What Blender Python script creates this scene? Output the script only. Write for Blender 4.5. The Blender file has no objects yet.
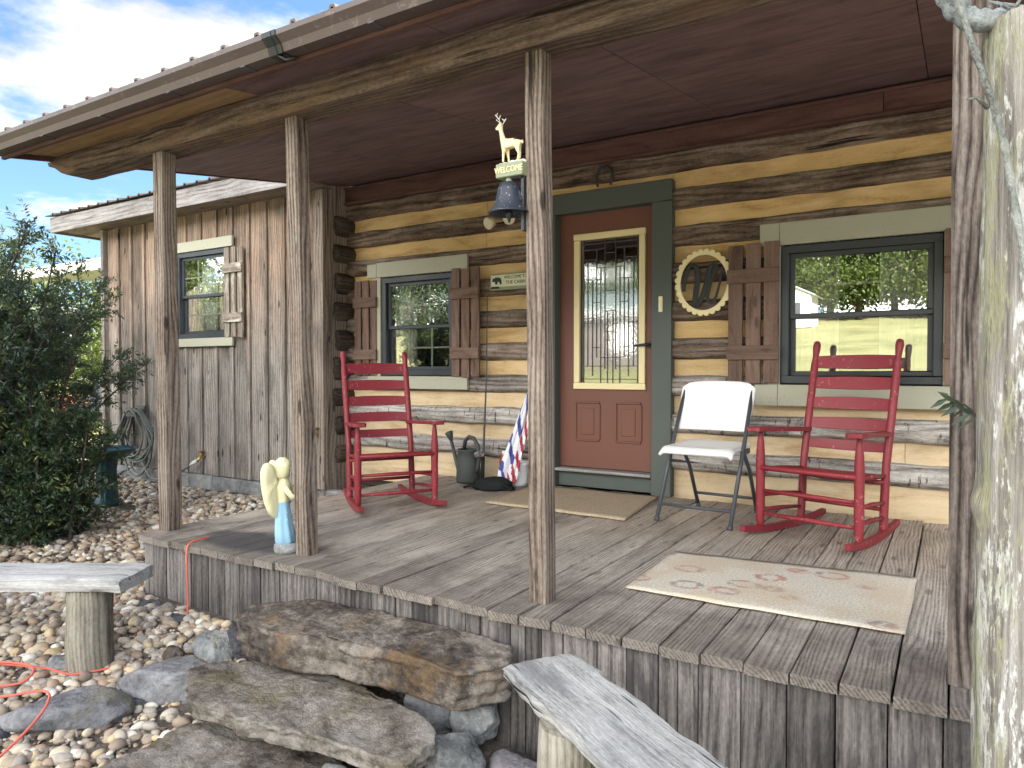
import bpy, bmesh, math, random
import numpy as np
from mathutils import Vector, Matrix, noise as mn
random.seed(7)
rng = np.random.default_rng(7)
PI = math.pi
R = math.radians
sc = bpy.context.scene
COL = sc.collection
V = Vector

# ------------------------------------------------------------------ node helpers
def new_mat(name):
    m = bpy.data.materials.new(name)
    m.use_nodes = True
    nt = m.node_tree
    nt.nodes.clear()
    out = nt.nodes.new('ShaderNodeOutputMaterial')
    return m, nt, out

def N(nt, typ, props=None, **ins):
    n = nt.nodes.new(typ)
    for k, v in (props or {}).items():
        setattr(n, k, v)
    for k, v in ins.items():
        key = int(k[1:]) if k[0] == 'i' and k[1:].isdigit() else k.replace('_', ' ')
        s = n.inputs[key]
        if isinstance(v, bpy.types.NodeSocket):
            nt.links.new(v, s)
        elif hasattr(v, 'outputs'):
            nt.links.new(v.outputs[0], s)
        else:
            if isinstance(v, (tuple, list)) and len(v) == 3 and s.type == 'RGBA':
                v = (*v, 1)
            s.default_value = v
    return n

def math_(nt, op, a, b=0.0, c=None, clamp=False):
    n = nt.nodes.new('ShaderNodeMath')
    n.operation = op
    n.use_clamp = clamp
    for i, v in enumerate((a, b, c)):
        if v is None:
            continue
        if isinstance(v, (int, float)):
            n.inputs[i].default_value = v
        else:
            nt.links.new(v.outputs[0] if hasattr(v, 'outputs') else v, n.inputs[i])
    return n.outputs[0]

def mixc(nt, f, a, b, mode='MIX'):
    n = nt.nodes.new('ShaderNodeMix')
    n.data_type = 'RGBA'
    n.blend_type = mode
    n.clamp_factor = True
    for s, v in ((n.inputs[0], f), (n.inputs[6], a), (n.inputs[7], b)):
        if isinstance(v, (int, float)):
            s.default_value = v
        elif isinstance(v, (tuple, list)):
            s.default_value = (*v[:3], 1)
        else:
            nt.links.new(v.outputs[0] if hasattr(v, 'outputs') else v, s)
    return n.outputs[2]

def ramp(nt, f, stops):
    n = nt.nodes.new('ShaderNodeValToRGB')
    els = n.color_ramp.elements
    while len(els) < len(stops):
        els.new(0.5)
    for e, (p, c) in zip(els, stops):
        e.position = p
        e.color = (*c, 1) if len(c) == 3 else c
    nt.links.new(f.outputs[0] if hasattr(f, 'outputs') else f, n.inputs[0])
    return n.outputs[0]

def smooth(nt, v, lo, hi, a=0.0, b=1.0):
    n = nt.nodes.new('ShaderNodeMapRange')
    n.interpolation_type = 'SMOOTHSTEP'
    nt.links.new(v.outputs[0] if hasattr(v, 'outputs') else v, n.inputs[0])
    for i, x in zip((1, 2, 3, 4), (lo, hi, a, b)):
        n.inputs[i].default_value = x
    return n.outputs[0]

def attr(nt, name):
    n = nt.nodes.new('ShaderNodeAttribute')
    n.attribute_name = name
    return n

def scaled(nt, vec, s):
    return N(nt, 'ShaderNodeVectorMath', {'operation': 'MULTIPLY'}, i0=vec, i1=s).outputs[0]

def noise(nt, vec, scale=1.0, detail=4.0, rough=0.55, dist=0.0):
    n = N(nt, 'ShaderNodeTexNoise', i0=vec)
    n.inputs['Scale'].default_value = scale
    n.inputs['Detail'].default_value = detail
    n.inputs['Roughness'].default_value = rough
    n.inputs['Distortion'].default_value = dist
    return n.outputs[0]

def finish(nt, out, color, rough=0.8, height=None, bump=0.3, dist=0.01, spec=0.3, metallic=0.0, extra=None):
    b = nt.nodes.new('ShaderNodeBsdfPrincipled')
    for s, v in ((b.inputs['Base Color'], color), (b.inputs['Roughness'], rough)):
        if isinstance(v, (tuple, list)):
            s.default_value = (*v[:3], 1)
        elif isinstance(v, (int, float)):
            s.default_value = v
        else:
            nt.links.new(v, s)
    b.inputs['Specular IOR Level'].default_value = spec
    b.inputs['Metallic'].default_value = metallic
    if height is not None:
        bn = nt.nodes.new('ShaderNodeBump')
        bn.inputs['Strength'].default_value = bump
        bn.inputs['Distance'].default_value = dist
        nt.links.new(height, bn.inputs['Height'])
        nt.links.new(bn.outputs[0], b.inputs['Normal'])
    nt.links.new(b.outputs[0], out.inputs[0])
    return b

# ------------------------------------------------------------------ materials
def wood(name, cols, tone=None, grain=70, ring=26, knots=0.5, blotch=None, rndamt=0.35, rough=0.85, bump=0.45, cracks=0.5, warpamp=6.0, ringw=0.2, ticks=0.0, front=None):
    m, nt, out = new_mat(name)
    g = attr(nt, 'gco').outputs['Vector']
    rnd = attr(nt, 'rnd').outputs['Fac']
    fine = noise(nt, scaled(nt, g, (2.0, grain, grain)), 1, 6, 0.7)
    speck = noise(nt, scaled(nt, g, (38, 130, 130)), 1, 4, 0.7)
    warp = noise(nt, scaled(nt, g, (0.8, 3.2, 3.2)), 1, 2, 0.5)
    sx = N(nt, 'ShaderNodeSeparateXYZ', i0=g)
    rr = math_(nt, 'ADD', math_(nt, 'MULTIPLY', sx.outputs[1], ring), math_(nt, 'MULTIPLY', sx.outputs[2], ring * 0.8))
    rr = math_(nt, 'ADD', rr, math_(nt, 'MULTIPLY', warp, warpamp))
    rr = math_(nt, 'MULTIPLY', math_(nt, 'PINGPONG', rr, 0.5), 2.0)
    rr = math_(nt, 'POWER', rr, 0.45)
    low = noise(nt, scaled(nt, g, (2.4, 6, 6)), 1, 5, 0.65)
    f = math_(nt, 'ADD', math_(nt, 'MULTIPLY', fine, 0.62), math_(nt, 'MULTIPLY', rr, ringw))
    f = math_(nt, 'ADD', f, math_(nt, 'MULTIPLY', math_(nt, 'SUBTRACT', low, 0.5), 0.5))
    f = math_(nt, 'ADD', f, math_(nt, 'MULTIPLY', math_(nt, 'SUBTRACT', speck, 0.5), 0.42))
    f = math_(nt, 'ADD', f, 0.20 - ringw * 0.75)
    f = math_(nt, 'ADD', math_(nt, 'MULTIPLY', math_(nt, 'SUBTRACT', f, 0.46), 1.3), 0.44)
    c = ramp(nt, f, [(0.22, cols[0]), (0.46, cols[1]), (0.72, cols[2])])
    if tone:
        tn = attr(nt, 'tone').outputs['Fac']
        c2 = ramp(nt, f, [(0.2, tone[0]), (0.45, tone[1]), (0.7, tone[2])])
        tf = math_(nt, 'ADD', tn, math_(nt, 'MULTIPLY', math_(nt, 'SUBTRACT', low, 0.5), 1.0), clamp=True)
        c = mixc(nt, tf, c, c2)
    if blotch:
        bf = smooth(nt, noise(nt, scaled(nt, g, (1.6, 5, 5)), blotch[2], 5, 0.65), 0.5, 0.68, 0, blotch[1])
        c = mixc(nt, bf, c, blotch[0])
    if ticks:
        tk = smooth(nt, noise(nt, scaled(nt, g, (34, 9, 9)), 1, 3, .6), .60, .68, 0, ticks)
        if tone: tk = math_(nt, 'MULTIPLY', tk, math_(nt, 'ADD', tn, .25, clamp=True))
        c = mixc(nt, tk, c, tuple(x * .5 for x in cols[0]))
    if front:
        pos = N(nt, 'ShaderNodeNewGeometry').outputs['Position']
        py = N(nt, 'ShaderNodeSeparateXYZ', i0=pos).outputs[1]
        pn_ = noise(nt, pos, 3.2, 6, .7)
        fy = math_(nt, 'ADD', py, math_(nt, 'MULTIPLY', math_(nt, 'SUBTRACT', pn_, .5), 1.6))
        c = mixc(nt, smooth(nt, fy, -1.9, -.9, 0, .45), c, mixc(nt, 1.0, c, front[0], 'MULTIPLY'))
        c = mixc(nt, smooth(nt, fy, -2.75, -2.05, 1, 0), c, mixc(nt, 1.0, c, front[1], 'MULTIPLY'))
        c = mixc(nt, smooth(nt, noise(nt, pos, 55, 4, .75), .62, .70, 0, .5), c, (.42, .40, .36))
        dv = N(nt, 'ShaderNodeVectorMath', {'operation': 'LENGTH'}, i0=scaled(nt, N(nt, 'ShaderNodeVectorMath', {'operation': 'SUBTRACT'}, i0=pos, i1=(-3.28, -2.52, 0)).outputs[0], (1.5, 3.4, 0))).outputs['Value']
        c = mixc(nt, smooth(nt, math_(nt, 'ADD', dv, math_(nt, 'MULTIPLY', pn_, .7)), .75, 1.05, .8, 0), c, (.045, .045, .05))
    h = math_(nt, 'ADD', math_(nt, 'MULTIPLY', fine, 0.8), math_(nt, 'ADD', math_(nt, 'MULTIPLY', rr, 0.4), math_(nt, 'MULTIPLY', speck, 0.35)))
    if cracks:
        ck = noise(nt, scaled(nt, g, (1.4, 26, 26)), 1, 3, 0.6)
        ckf = smooth(nt, ck, 0.30, 0.37, cracks, 0)
        c = mixc(nt, ckf, c, tuple(x * 0.28 for x in cols[0]))
        h = math_(nt, 'SUBTRACT', h, ckf)
    if knots:
        vo = N(nt, 'ShaderNodeTexVoronoi', {'feature': 'F1'}, i0=scaled(nt, g, (3.0, 9.5, 9.5)))
        vo.inputs['Scale'].default_value = 1
        kd = smooth(nt, vo.outputs['Distance'], 0.08, 0.17, knots, 0)
        c = mixc(nt, kd, c, tuple(x * 0.35 for x in cols[0]))
        h = math_(nt, 'SUBTRACT', h, math_(nt, 'MULTIPLY', kd, 0.5))
    br = math_(nt, 'ADD', 1 - rndamt / 2, math_(nt, 'MULTIPLY', rnd, rndamt))
    c = N(nt, 'ShaderNodeVectorMath', {'operation': 'SCALE'}, i0=c, Scale=br).outputs[0]
    finish(nt, out, c, rough, h, bump, 0.006, 0.2)
    return m

def paint(name, col, rough=0.55, wear=None, amt=0.35, scale=18, var=0.25, bump=0.12, spec=0.4, metallic=0.0):
    m, nt, out = new_mat(name)
    co = N(nt, 'ShaderNodeTexCoord').outputs['Object']
    n1 = noise(nt, co, scale * 0.25, 5, 0.6)
    c = mixc(nt, n1, tuple(x * (1 - var) for x in col), tuple(min(1, x * (1 + var)) for x in col))
    n2 = noise(nt, co, scale * 4, 5, 0.7)
    if wear:
        w = smooth(nt, math_(nt, 'ADD', n2, math_(nt, 'MULTIPLY', math_(nt, 'SUBTRACT', n1, .5), .3)), 0.60, 0.68, 0, amt)
        c = mixc(nt, w, c, wear)
    rg = smooth(nt, n1, 0.3, 0.7, rough - 0.1, min(1, rough + 0.12))
    finish(nt, out, c, rg, n2, bump, 0.003, spec, metallic)
    return m

def stone(name, c1, c2, c3, accent=None, scale=3.0):
    m, nt, out = new_mat(name)
    co = attr(nt, 'gco').outputs['Vector']
    n1 = noise(nt, co, scale, 8, 0.62, 0.6)
    n2 = noise(nt, co, scale * 9, 7, 0.7)
    st = noise(nt, scaled(nt, co, (2, 3, 14)), scale, 6, 0.6)
    f = math_(nt, 'ADD', math_(nt, 'MULTIPLY', n1, 0.6), math_(nt, 'ADD', math_(nt, 'MULTIPLY', n2, 0.42), math_(nt, 'MULTIPLY', st, 0.14)))
    c = ramp(nt, f, [(0.47, c1), (0.575, c2), (0.68, c3)])
    if accent:
        af = smooth(nt, noise(nt, co, scale * 1.3, 5, 0.6), 0.54, 0.66, 0, accent[1])
        c = mixc(nt, af, c, accent[0])
    vo = N(nt, 'ShaderNodeTexVoronoi', {'feature': 'F1'}, i0=co)
    vo.inputs['Scale'].default_value = scale * 16
    sp = smooth(nt, vo.outputs['Distance'], 0.12, 0.22, 0.45, 0)
    spn = smooth(nt, n1, 0.5, 0.6)
    c = mixc(nt, math_(nt, 'MULTIPLY', sp, spn), c, (0.5, 0.5, 0.47))
    h = math_(nt, 'ADD', math_(nt, 'MULTIPLY', n2, 0.5), n1)
    h = math_(nt, 'ADD', h, math_(nt, 'MULTIPLY', noise(nt, co, scale * 30, 5, 0.7), .35))
    finish(nt, out, c, 0.92, h, 1.0, 0.03, 0.15)
    return m

def leafmat(name, dark, mid, lite, trans=0.35):
    m, nt, out = new_mat(name)
    r = attr(nt, 'rnd').outputs['Fac']
    c = ramp(nt, r, [(0.0, dark), (0.55, mid), (1.0, lite)])
    p = nt.nodes.new('ShaderNodeBsdfPrincipled')
    nt.links.new(c, p.inputs['Base Color'])
    p.inputs['Roughness'].default_value = 0.5
    t = nt.nodes.new('ShaderNodeBsdfTranslucent')
    nt.links.new(mixc(nt, 0.5, c, (0.20, 0.26, 0.03)), t.inputs[0])
    mx = nt.nodes.new('ShaderNodeMixShader')
    mx.inputs[0].default_value = trans
    nt.links.new(p.outputs[0], mx.inputs[1])
    nt.links.new(t.outputs[0], mx.inputs[2])
    nt.links.new(mx.outputs[0], out.inputs[0])
    return m

M = {}
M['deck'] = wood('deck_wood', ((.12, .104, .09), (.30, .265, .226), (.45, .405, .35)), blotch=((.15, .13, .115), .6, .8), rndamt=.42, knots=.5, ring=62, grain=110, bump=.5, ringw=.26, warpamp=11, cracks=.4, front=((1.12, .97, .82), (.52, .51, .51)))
M['skirt'] = wood('skirt_wood', ((.035, .031, .030), (.115, .104, .098), (.225, .206, .192)), grain=100, blotch=((.045, .04, .042), .85, .8), rndamt=.75, knots=.3)
M['post'] = wood('post_wood', ((.045, .033, .027), (.16, .123, .098), (.31, .262, .215)), grain=95, ring=48, knots=.8, rndamt=.15, bump=.8, cracks=.85, ringw=.3, warpamp=8)
M['post_shaded'] = wood('shaded_post_wood', ((.035, .028, .024), (.115, .092, .079), (.25, .214, .188)), grain=80, ring=40, knots=.8, rndamt=.1, bump=.9, cracks=.85, ringw=.34, warpamp=9)  # post wood again, with the right post's backlit shade put into the colour
M['beam'] = wood('beam_wood', ((.04, .029, .023), (.115, .083, .062), (.235, .185, .14)), grain=55, knots=.3, blotch=((.23, .15, .085), .45, 1.3), bump=.8, cracks=.8)
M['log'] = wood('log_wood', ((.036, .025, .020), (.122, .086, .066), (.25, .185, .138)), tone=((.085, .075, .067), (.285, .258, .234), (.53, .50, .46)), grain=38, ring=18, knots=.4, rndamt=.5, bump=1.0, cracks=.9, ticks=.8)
M['log_end'] = wood('log_end_wood', ((.018, .014, .012), (.05, .038, .03), (.12, .095, .075)), grain=30, ring=40, knots=.2, bump=.9)
M['chink'] = wood('chink_board', ((.40, .25, .105), (.57, .395, .18), (.66, .475, .235)), tone=((.50, .37, .22), (.66, .515, .33), (.72, .585, .40)), grain=22, ring=6, knots=0, rndamt=.22, bump=.35, cracks=0, blotch=((.36, .23, .115), .6, .8))
M['siding'] = wood('siding_wood', ((.085, .076, .068), (.245, .22, .195), (.41, .38, .345)), tone=((.10, .062, .042), (.23, .16, .118), (.35, .27, .205)), grain=65, ring=30, knots=.9, rndamt=.5, bump=.6, cracks=.7, ringw=.26, blotch=((.10, .088, .078), .6, .9))
M['fascia'] = wood('fascia_wood', ((.10, .092, .088), (.25, .235, .225), (.38, .36, .345)), grain=30, knots=.2, bump=.3)
M['ply'] = wood('stained_plywood', ((.105, .066, .062), (.185, .122, .122), (.245, .17, .165)), grain=10, ring=8, knots=0, cracks=0, rndamt=.12, bump=.1, rough=.6, blotch=((.115, .08, .082), .7, .8))
M['raw_ply'] = wood('bare_plywood', ((.25, .155, .07), (.36, .24, .12), (.43, .30, .16)), grain=8, ring=9, knots=0, cracks=0, bump=.1)
M['frieze'] = wood('frieze_wood', ((.06, .029, .025), (.10, .052, .043), (.135, .075, .06)), grain=20, ring=6, knots=.15, cracks=0, rndamt=.35, bump=.1, rough=.6)
M['shutter'] = wood('shutter_wood', ((.085, .052, .04), (.155, .10, .078), (.205, .14, .11)), grain=40, ring=12, knots=.5, rndamt=.3, bump=.25, cracks=.15)
M['old_shutter'] = wood('flaked_shutter_wood', ((.10, .07, .052), (.21, .17, .135), (.33, .29, .235)), blotch=((.52, .50, .43), .9, 2.2), grain=45, knots=.3)
M['bench'] = wood('bench_wood', ((.11, .11, .108), (.38, .375, .36), (.62, .61, .59)), grain=110, ring=10, knots=.25, blotch=((.17, .175, .18), .7, 1.4), bump=.9, cracks=1.0, rndamt=.1, warpamp=2.0, ringw=.06)
M['bench_post'] = wood('bench_post_wood', ((.08, .07, .052), (.21, .19, .15), (.34, .315, .26)), grain=40, ring=45, knots=.8, bump=.5, cracks=.4)
M['lichen'] = wood('lichen_log', ((.10, .09, .075), (.36, .34, .29), (.66, .65, .60)), blotch=((.24, .24, .09), .9, .55), grain=26, ring=3, knots=.6, bump=.9, cracks=.5, rndamt=.1, ringw=.02)
def lichen_mat():
    m, nt, out = new_mat('lichen_bark')
    g = attr(nt, 'gco').outputs['Vector']
    fib = noise(nt, scaled(nt, g, (3, 45, 45)), 1, 6, .7)
    c = ramp(nt, fib, [(.32, (.085, .075, .065)), (.5, (.26, .24, .21)), (.68, (.45, .43, .40))])
    n1 = noise(nt, scaled(nt, g, (2.2, 9, 9)), 1, 8, .72)
    n2 = noise(nt, scaled(nt, g, (5, 17, 17)), 1.3, 8, .75)
    n3 = noise(nt, scaled(nt, g, (30, 80, 80)), 1, 5, .7)
    sp = math_(nt, 'ADD', math_(nt, 'MULTIPLY', n1, .6), math_(nt, 'MULTIPLY', n3, .4))
    c = mixc(nt, smooth(nt, sp, .505, .56, 0, .85), c, mixc(nt, smooth(nt, n3, .3, .7), (.34, .34, .31), (.80, .80, .77)))
    sx = N(nt, 'ShaderNodeSeparateXYZ', i0=g)
    gy = math_(nt, 'ADD', math_(nt, 'MULTIPLY', n2, .65), math_(nt, 'MULTIPLY', n3, .35))
    side = attr(nt, 'tone').outputs['Fac']
    gy = math_(nt, 'ADD', gy, math_(nt, 'MULTIPLY', side, .12))
    c = mixc(nt, smooth(nt, gy, .57, .66, 0, .8), c, mixc(nt, n3, (.19, .19, .10), (.40, .40, .25)))
    c = mixc(nt, smooth(nt, n2, .30, .36, .85, 0), c, (.07, .065, .06))
    finish(nt, out, c, .95, math_(nt, 'ADD', math_(nt, 'MULTIPLY', n3, .7), math_(nt, 'ADD', n1, fib)), 1.0, .012, .1)
    return m
M['lichen'] = lichen_mat()
M['twig'] = stone('lichen_twig', (.16, .16, .14), (.38, .40, .36), (.60, .63, .57), scale=9)
M['curl'] = stone('weathered_grey_bark', (.10, .11, .11), (.40, .44, .44), (.62, .66, .66), scale=7)
M['red'] = paint('red_paint', (.215, .021, .029), .5, (.48, .30, .28), .4, 9, .30, .2)
M['green_trim'] = paint('dark_green_trim', (.078, .092, .082), .6, None, 0, 10, .15)
M['sage'] = paint('sage_trim', (.39, .385, .295), .65, (.27, .25, .18), .5, 14, .10)
M['door'] = paint('door_paint', (.155, .062, .042), .5, None, 0, 6, .10)
M['cream'] = paint('cream_trim', (.78, .67, .38), .5, None, 0, 8, .06)
M['black'] = paint('black_vinyl', (.035, .042, .048), .4, None, 0, 8, .15)
M['iron'] = paint('black_iron', (.022, .026, .032), .5, (.42, .45, .46), .6, 30, .3, .4, .5)
M['belliron'] = paint('flaking_iron', (.020, .027, .042), .5, (.50, .52, .50), .7, 22, .3, .4, .5)
M['white'] = paint('white_plastic', (.80, .80, .78), .4, None, 0, 8, .03)
M['charcoal'] = paint('charcoal_metal', (.06, .066, .075), .45, None, 0, 8, .1)
M['can'] = paint('dark_green_plastic', (.055, .062, .058), .5, None, 0, 8, .15)
M['cloth'] = paint('black_cloth', (.022, .024, .024), .9, None, 0, 12, .4, .6, .1)
M['bronze'] = paint('bronze_gutter', (.072, .052, .044), .45, (.24, .2, .17), .3, 8, .15, .08, .5)
M['dark'] = paint('dark_gap', (.022, .02, .024), .8)
M['tape'] = paint('dark_green_tape', (.010, .014, .012), .35, None, 0, 10, .3)
M['roof'] = paint('brown_metal_roof', (.075, .05, .04), .45, None, 0, 3, .1, .05, .5)
M['grey_roof'] = paint('grey_metal_roof', (.42, .42, .41), .4, None, 0, 3, .1, .05, .5)
M['teal'] = paint('teal_glaze', (.018, .06, .072), .35, (.06, .11, .11), .5, 10, .3)
M['hose'] = paint('grey_rubber', (.15, .165, .155), .6, (.28, .3, .28), .5, 20, .35)
M['cord'] = paint('orange_cord', (.62, .125, .085), .5, None, 0, 10, .08)
M['brass'] = paint('brass', (.62, .45, .17), .35, None, 0, 10, .2, .1, .5, 1.0)
M['block'] = stone('grey_block', (.19, .19, .19), (.30, .30, .295), (.40, .40, .39), scale=2)
M['wing_yellow'] = paint('yellowed_white_paint', (.68, .64, .40), .8, (.80, .76, .60), .7, 14, .12, .5, .1)
M['robe'] = paint('faded_blue_paint', (.27, .46, .60), .8, (.62, .66, .66), .8, 9, .25, .4, .1)
M['deer'] = paint('cream_deer_paint', (.74, .62, .38), .6, (.34, .18, .07), .55, 7, .15, .1)
M['brown_paint'] = paint('brown_paint', (.30, .15, .06), .6)
M['whitep'] = paint('offwhite_paint', (.72, .70, .62), .6, (.4, .4, .36), .5, 20, .1)
M['signgreen'] = paint('sign_green', (.24, .27, .17), .6)
M['ink'] = paint('dark_ink', (.03, .035, .03), .7)
M['bulb'] = paint('cream_glass', (.70, .64, .46), .35, None, 0, 20, .12)
M['navy'] = paint('navy_fabric', (.05, .06, .25), .75)
M['flagred'] = paint('red_fabric', (.38, .03, .05), .75)
M['flagwhite'] = paint('white_fabric', (.72, .73, .76), .8, None, 0, 8, .08)
M['blue_label'] = paint('blue_label', (.04, .16, .36), .5)
M['redlid'] = paint('red_plastic', (.42, .06, .04), .5)
M['curtain'] = paint('pale_curtain', (.80, .78, .72), .9, None, 0, 6, .1)
M['room'] = paint('room_dark', (.06, .05, .045), .9)
M['rust'] = paint('rust_red', (.30, .07, .03), .6)
M['barkm'] = stone('bark', (.045, .035, .028), (.10, .08, .065), (.17, .145, .12), scale=4)
M['soilstone'] = stone('flat_grey_rock', (.11, .11, .115), (.21, .21, .22), (.33, .33, .34), ((.22, .19, .09), .35), 3.5)
M['brownstone'] = stone('brown_sandstone', (.035, .03, .027), (.12, .10, .083), (.29, .255, .215), ((.25, .15, .065), .4), 3.2)
M['tanstone'] = stone('tan_sandstone', (.075, .062, .05), (.20, .175, .145), (.35, .32, .28), ((.20, .17, .09), .4), 3.2)
M['palestone'] = stone('pale_grey_rock', (.16, .165, .165), (.30, .31, .31), (.46, .47, .46), ((.24, .23, .12), .35), 4)
M['darkstone'] = stone('dark_rock', (.035, .036, .042), (.085, .085, .095), (.16, .16, .17), None, 4)
M['mossstone'] = stone('mossy_slab', (.13, .13, .08), (.25, .25, .165), (.37, .37, .28), ((.20, .22, .09), .6), 4)
M['purplestone'] = stone('purple_grey_rock', (.10, .09, .10), (.20, .185, .20), (.31, .29, .30), ((.19, .17, .11), .5), 4)
M['leaf'] = leafmat('shrub_leaf', (.024, .046, .038), (.055, .092, .068), (.16, .19, .07), .28)
M['leaf_tip'] = leafmat('tip_leaf', (.024, .05, .034), (.06, .10, .05), (.24, .27, .08), .28)
M['leaf_sun'] = leafmat('tree_leaf', (.045, .075, .02), (.09, .13, .03), (.17, .20, .045), .4)
M['leaf_dark'] = leafmat('evergreen_leaf', (.015, .03, .014), (.03, .05, .022), (.06, .09, .03), .2)

def glass_mat(name, refl, tint, wob=0.0):
    m, nt, out = new_mat(name)
    t = nt.nodes.new('ShaderNodeBsdfTransparent')
    t.inputs[0].default_value = (*tint, 1)
    g = nt.nodes.new('ShaderNodeBsdfGlossy')
    g.inputs['Roughness'].default_value = 0.0 if not wob else 0.03
    g.inputs['Color'].default_value = (1, 1, 1, 1)
    if wob:
        co = N(nt, 'ShaderNodeTexCoord').outputs['Object']
        bn = nt.nodes.new('ShaderNodeBump')
        bn.inputs['Strength'].default_value = wob
        bn.inputs['Distance'].default_value = 0.004
        nt.links.new(noise(nt, co, 55, 2, .5), bn.inputs['Height'])
        nt.links.new(bn.outputs[0], g.inputs['Normal'])
    mx = nt.nodes.new('ShaderNodeMixShader')
    mx.inputs[0].default_value = refl
    nt.links.new(t.outputs[0], mx.inputs[1])
    nt.links.new(g.outputs[0], mx.inputs[2])
    nt.links.new(mx.outputs[0], out.inputs[0])
    return m
M['glass'] = glass_mat('window_glass', 0.38, (.95, .97, .95))
M['door_glass'] = glass_mat('leaded_glass', 0.33, (.55, .6, .6), .05)

def rug_mat(name, base, speck, motif):
    m, nt, out = new_mat(name)
    co = attr(nt, 'gco').outputs['Vector']
    n1 = noise(nt, co, 9, 6, .7)
    n2 = noise(nt, co, 95, 4, .8)
    c = mixc(nt, smooth(nt, n2, .38, .62), speck, base)
    if motif:
        vo = N(nt, 'ShaderNodeTexVoronoi', {'feature': 'F1'}, i0=scaled(nt, co, (4.4, 5.4, 0)))
        vo.inputs['Scale'].default_value = 1
        vo.inputs['Randomness'].default_value = .8
        d = math_(nt, 'ABSOLUTE', math_(nt, 'SUBTRACT', vo.outputs['Distance'], .26))
        rg = smooth(nt, d, .03, .11, 1, 0)
        brk = smooth(nt, noise(nt, co, 26, 4, .6), .36, .56)
        cc = mixc(nt, smooth(nt, n1, .42, .58), motif[0], motif[1])
        c = mixc(nt, math_(nt, 'MULTIPLY', math_(nt, 'MULTIPLY', rg, brk), .8), c, cc)
        warm = smooth(nt, noise(nt, co, 3.2, 3, .5), .45, .62, 0, .5)
        c = mixc(nt, warm, c, motif[2])
    else:
        c = mixc(nt, smooth(nt, n1, .5, .66, 0, .55), c, tuple(x * .62 for x in base))
    finish(nt, out, c, .95, n2, .5, .004, .05)
    return m
M['rug'] = rug_mat('patterned_rug', (.70, .65, .55), (.46, .41, .33), ((.20, .20, .20), (.46, .19, .15), (.52, .40, .27)))
M['mat'] = rug_mat('tan_mat', (.50, .41, .29), (.29, .22, .15), None)

def pebble_mat():
    m, nt, out = new_mat('river_pebbles')
    r = attr(nt, 'rnd').outputs['Fac']
    g = attr(nt, 'gco').outputs['Vector']
    c = ramp(nt, r, [(0.0, (.13, .10, .08)), (.1, (.27, .215, .165)), (.26, (.38, .315, .245)), (.4, (.36, .25, .175)), (.5, (.47, .41, .33)), (.62, (.33, .30, .27)), (.74, (.52, .465, .38)), (.85, (.50, .38, .22)), (.93, (.58, .545, .47)), (1.0, (.72, .70, .65))])
    n1 = noise(nt, g, 30, 5, .65)
    c = mixc(nt, .8, c, mixc(nt, n1, (.35, .33, .3), (1.5, 1.5, 1.5)), 'MULTIPLY')
    finish(nt, out, c, .75, n1, .3, .004, .3)
    return m
M['pebble'] = pebble_mat()

def ground_mat():
    m, nt, out = new_mat('ground_soil_and_lawn')
    pos = N(nt, 'ShaderNodeNewGeometry').outputs['Position']
    n1 = noise(nt, pos, 6, 8, .7)
    n2 = noise(nt, pos, 45, 6, .7)
    soil = ramp(nt, math_(nt, 'ADD', math_(nt, 'MULTIPLY', n1, .5), math_(nt, 'MULTIPLY', n2, .5)), [(.35, (.045, .036, .03)), (.52, (.13, .11, .095)), (.68, (.24, .215, .19))])
    g1 = noise(nt, pos, .35, 5, .6)
    g2 = noise(nt, pos, 14, 5, .7)
    gf = math_(nt, 'ADD', math_(nt, 'MULTIPLY', g1, .6), math_(nt, 'MULTIPLY', g2, .4))
    grass = ramp(nt, gf, [(.36, (.16, .17, .07)), (.52, (.27, .265, .125)), (.66, (.36, .345, .18))])
    sx = N(nt, 'ShaderNodeSeparateXYZ', i0=pos)
    yy = math_(nt, 'ADD', sx.outputs[1], math_(nt, 'MULTIPLY', n1, 1.6))
    lawn = math_(nt, 'MAXIMUM', smooth(nt, yy, -7.0, -5.6, 1, 0), smooth(nt, math_(nt, 'ADD', sx.outputs[0], math_(nt, 'MULTIPLY', n1, 1.5)), -10.5, -9.0, 1, 0))
    lawn = math_(nt, 'MAXIMUM', lawn, smooth(nt, yy, 8.5, 9.5))
    bounce_band = math_(nt, 'MULTIPLY', smooth(nt, yy, -13.0, -12.2), smooth(nt, yy, -6.6, -5.9, 1, 0))  # unseen pale ground band, added to bounce sunlight into the porch
    c = mixc(nt, lawn, soil, grass)
    c = mixc(nt, bounce_band, c, mixc(nt, n2, (.30, .27, .23), (.52, .49, .44)))
    finish(nt, out, c, .95, n2, .8, .02, .1)
    return m
M['ground'] = ground_mat()

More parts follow.
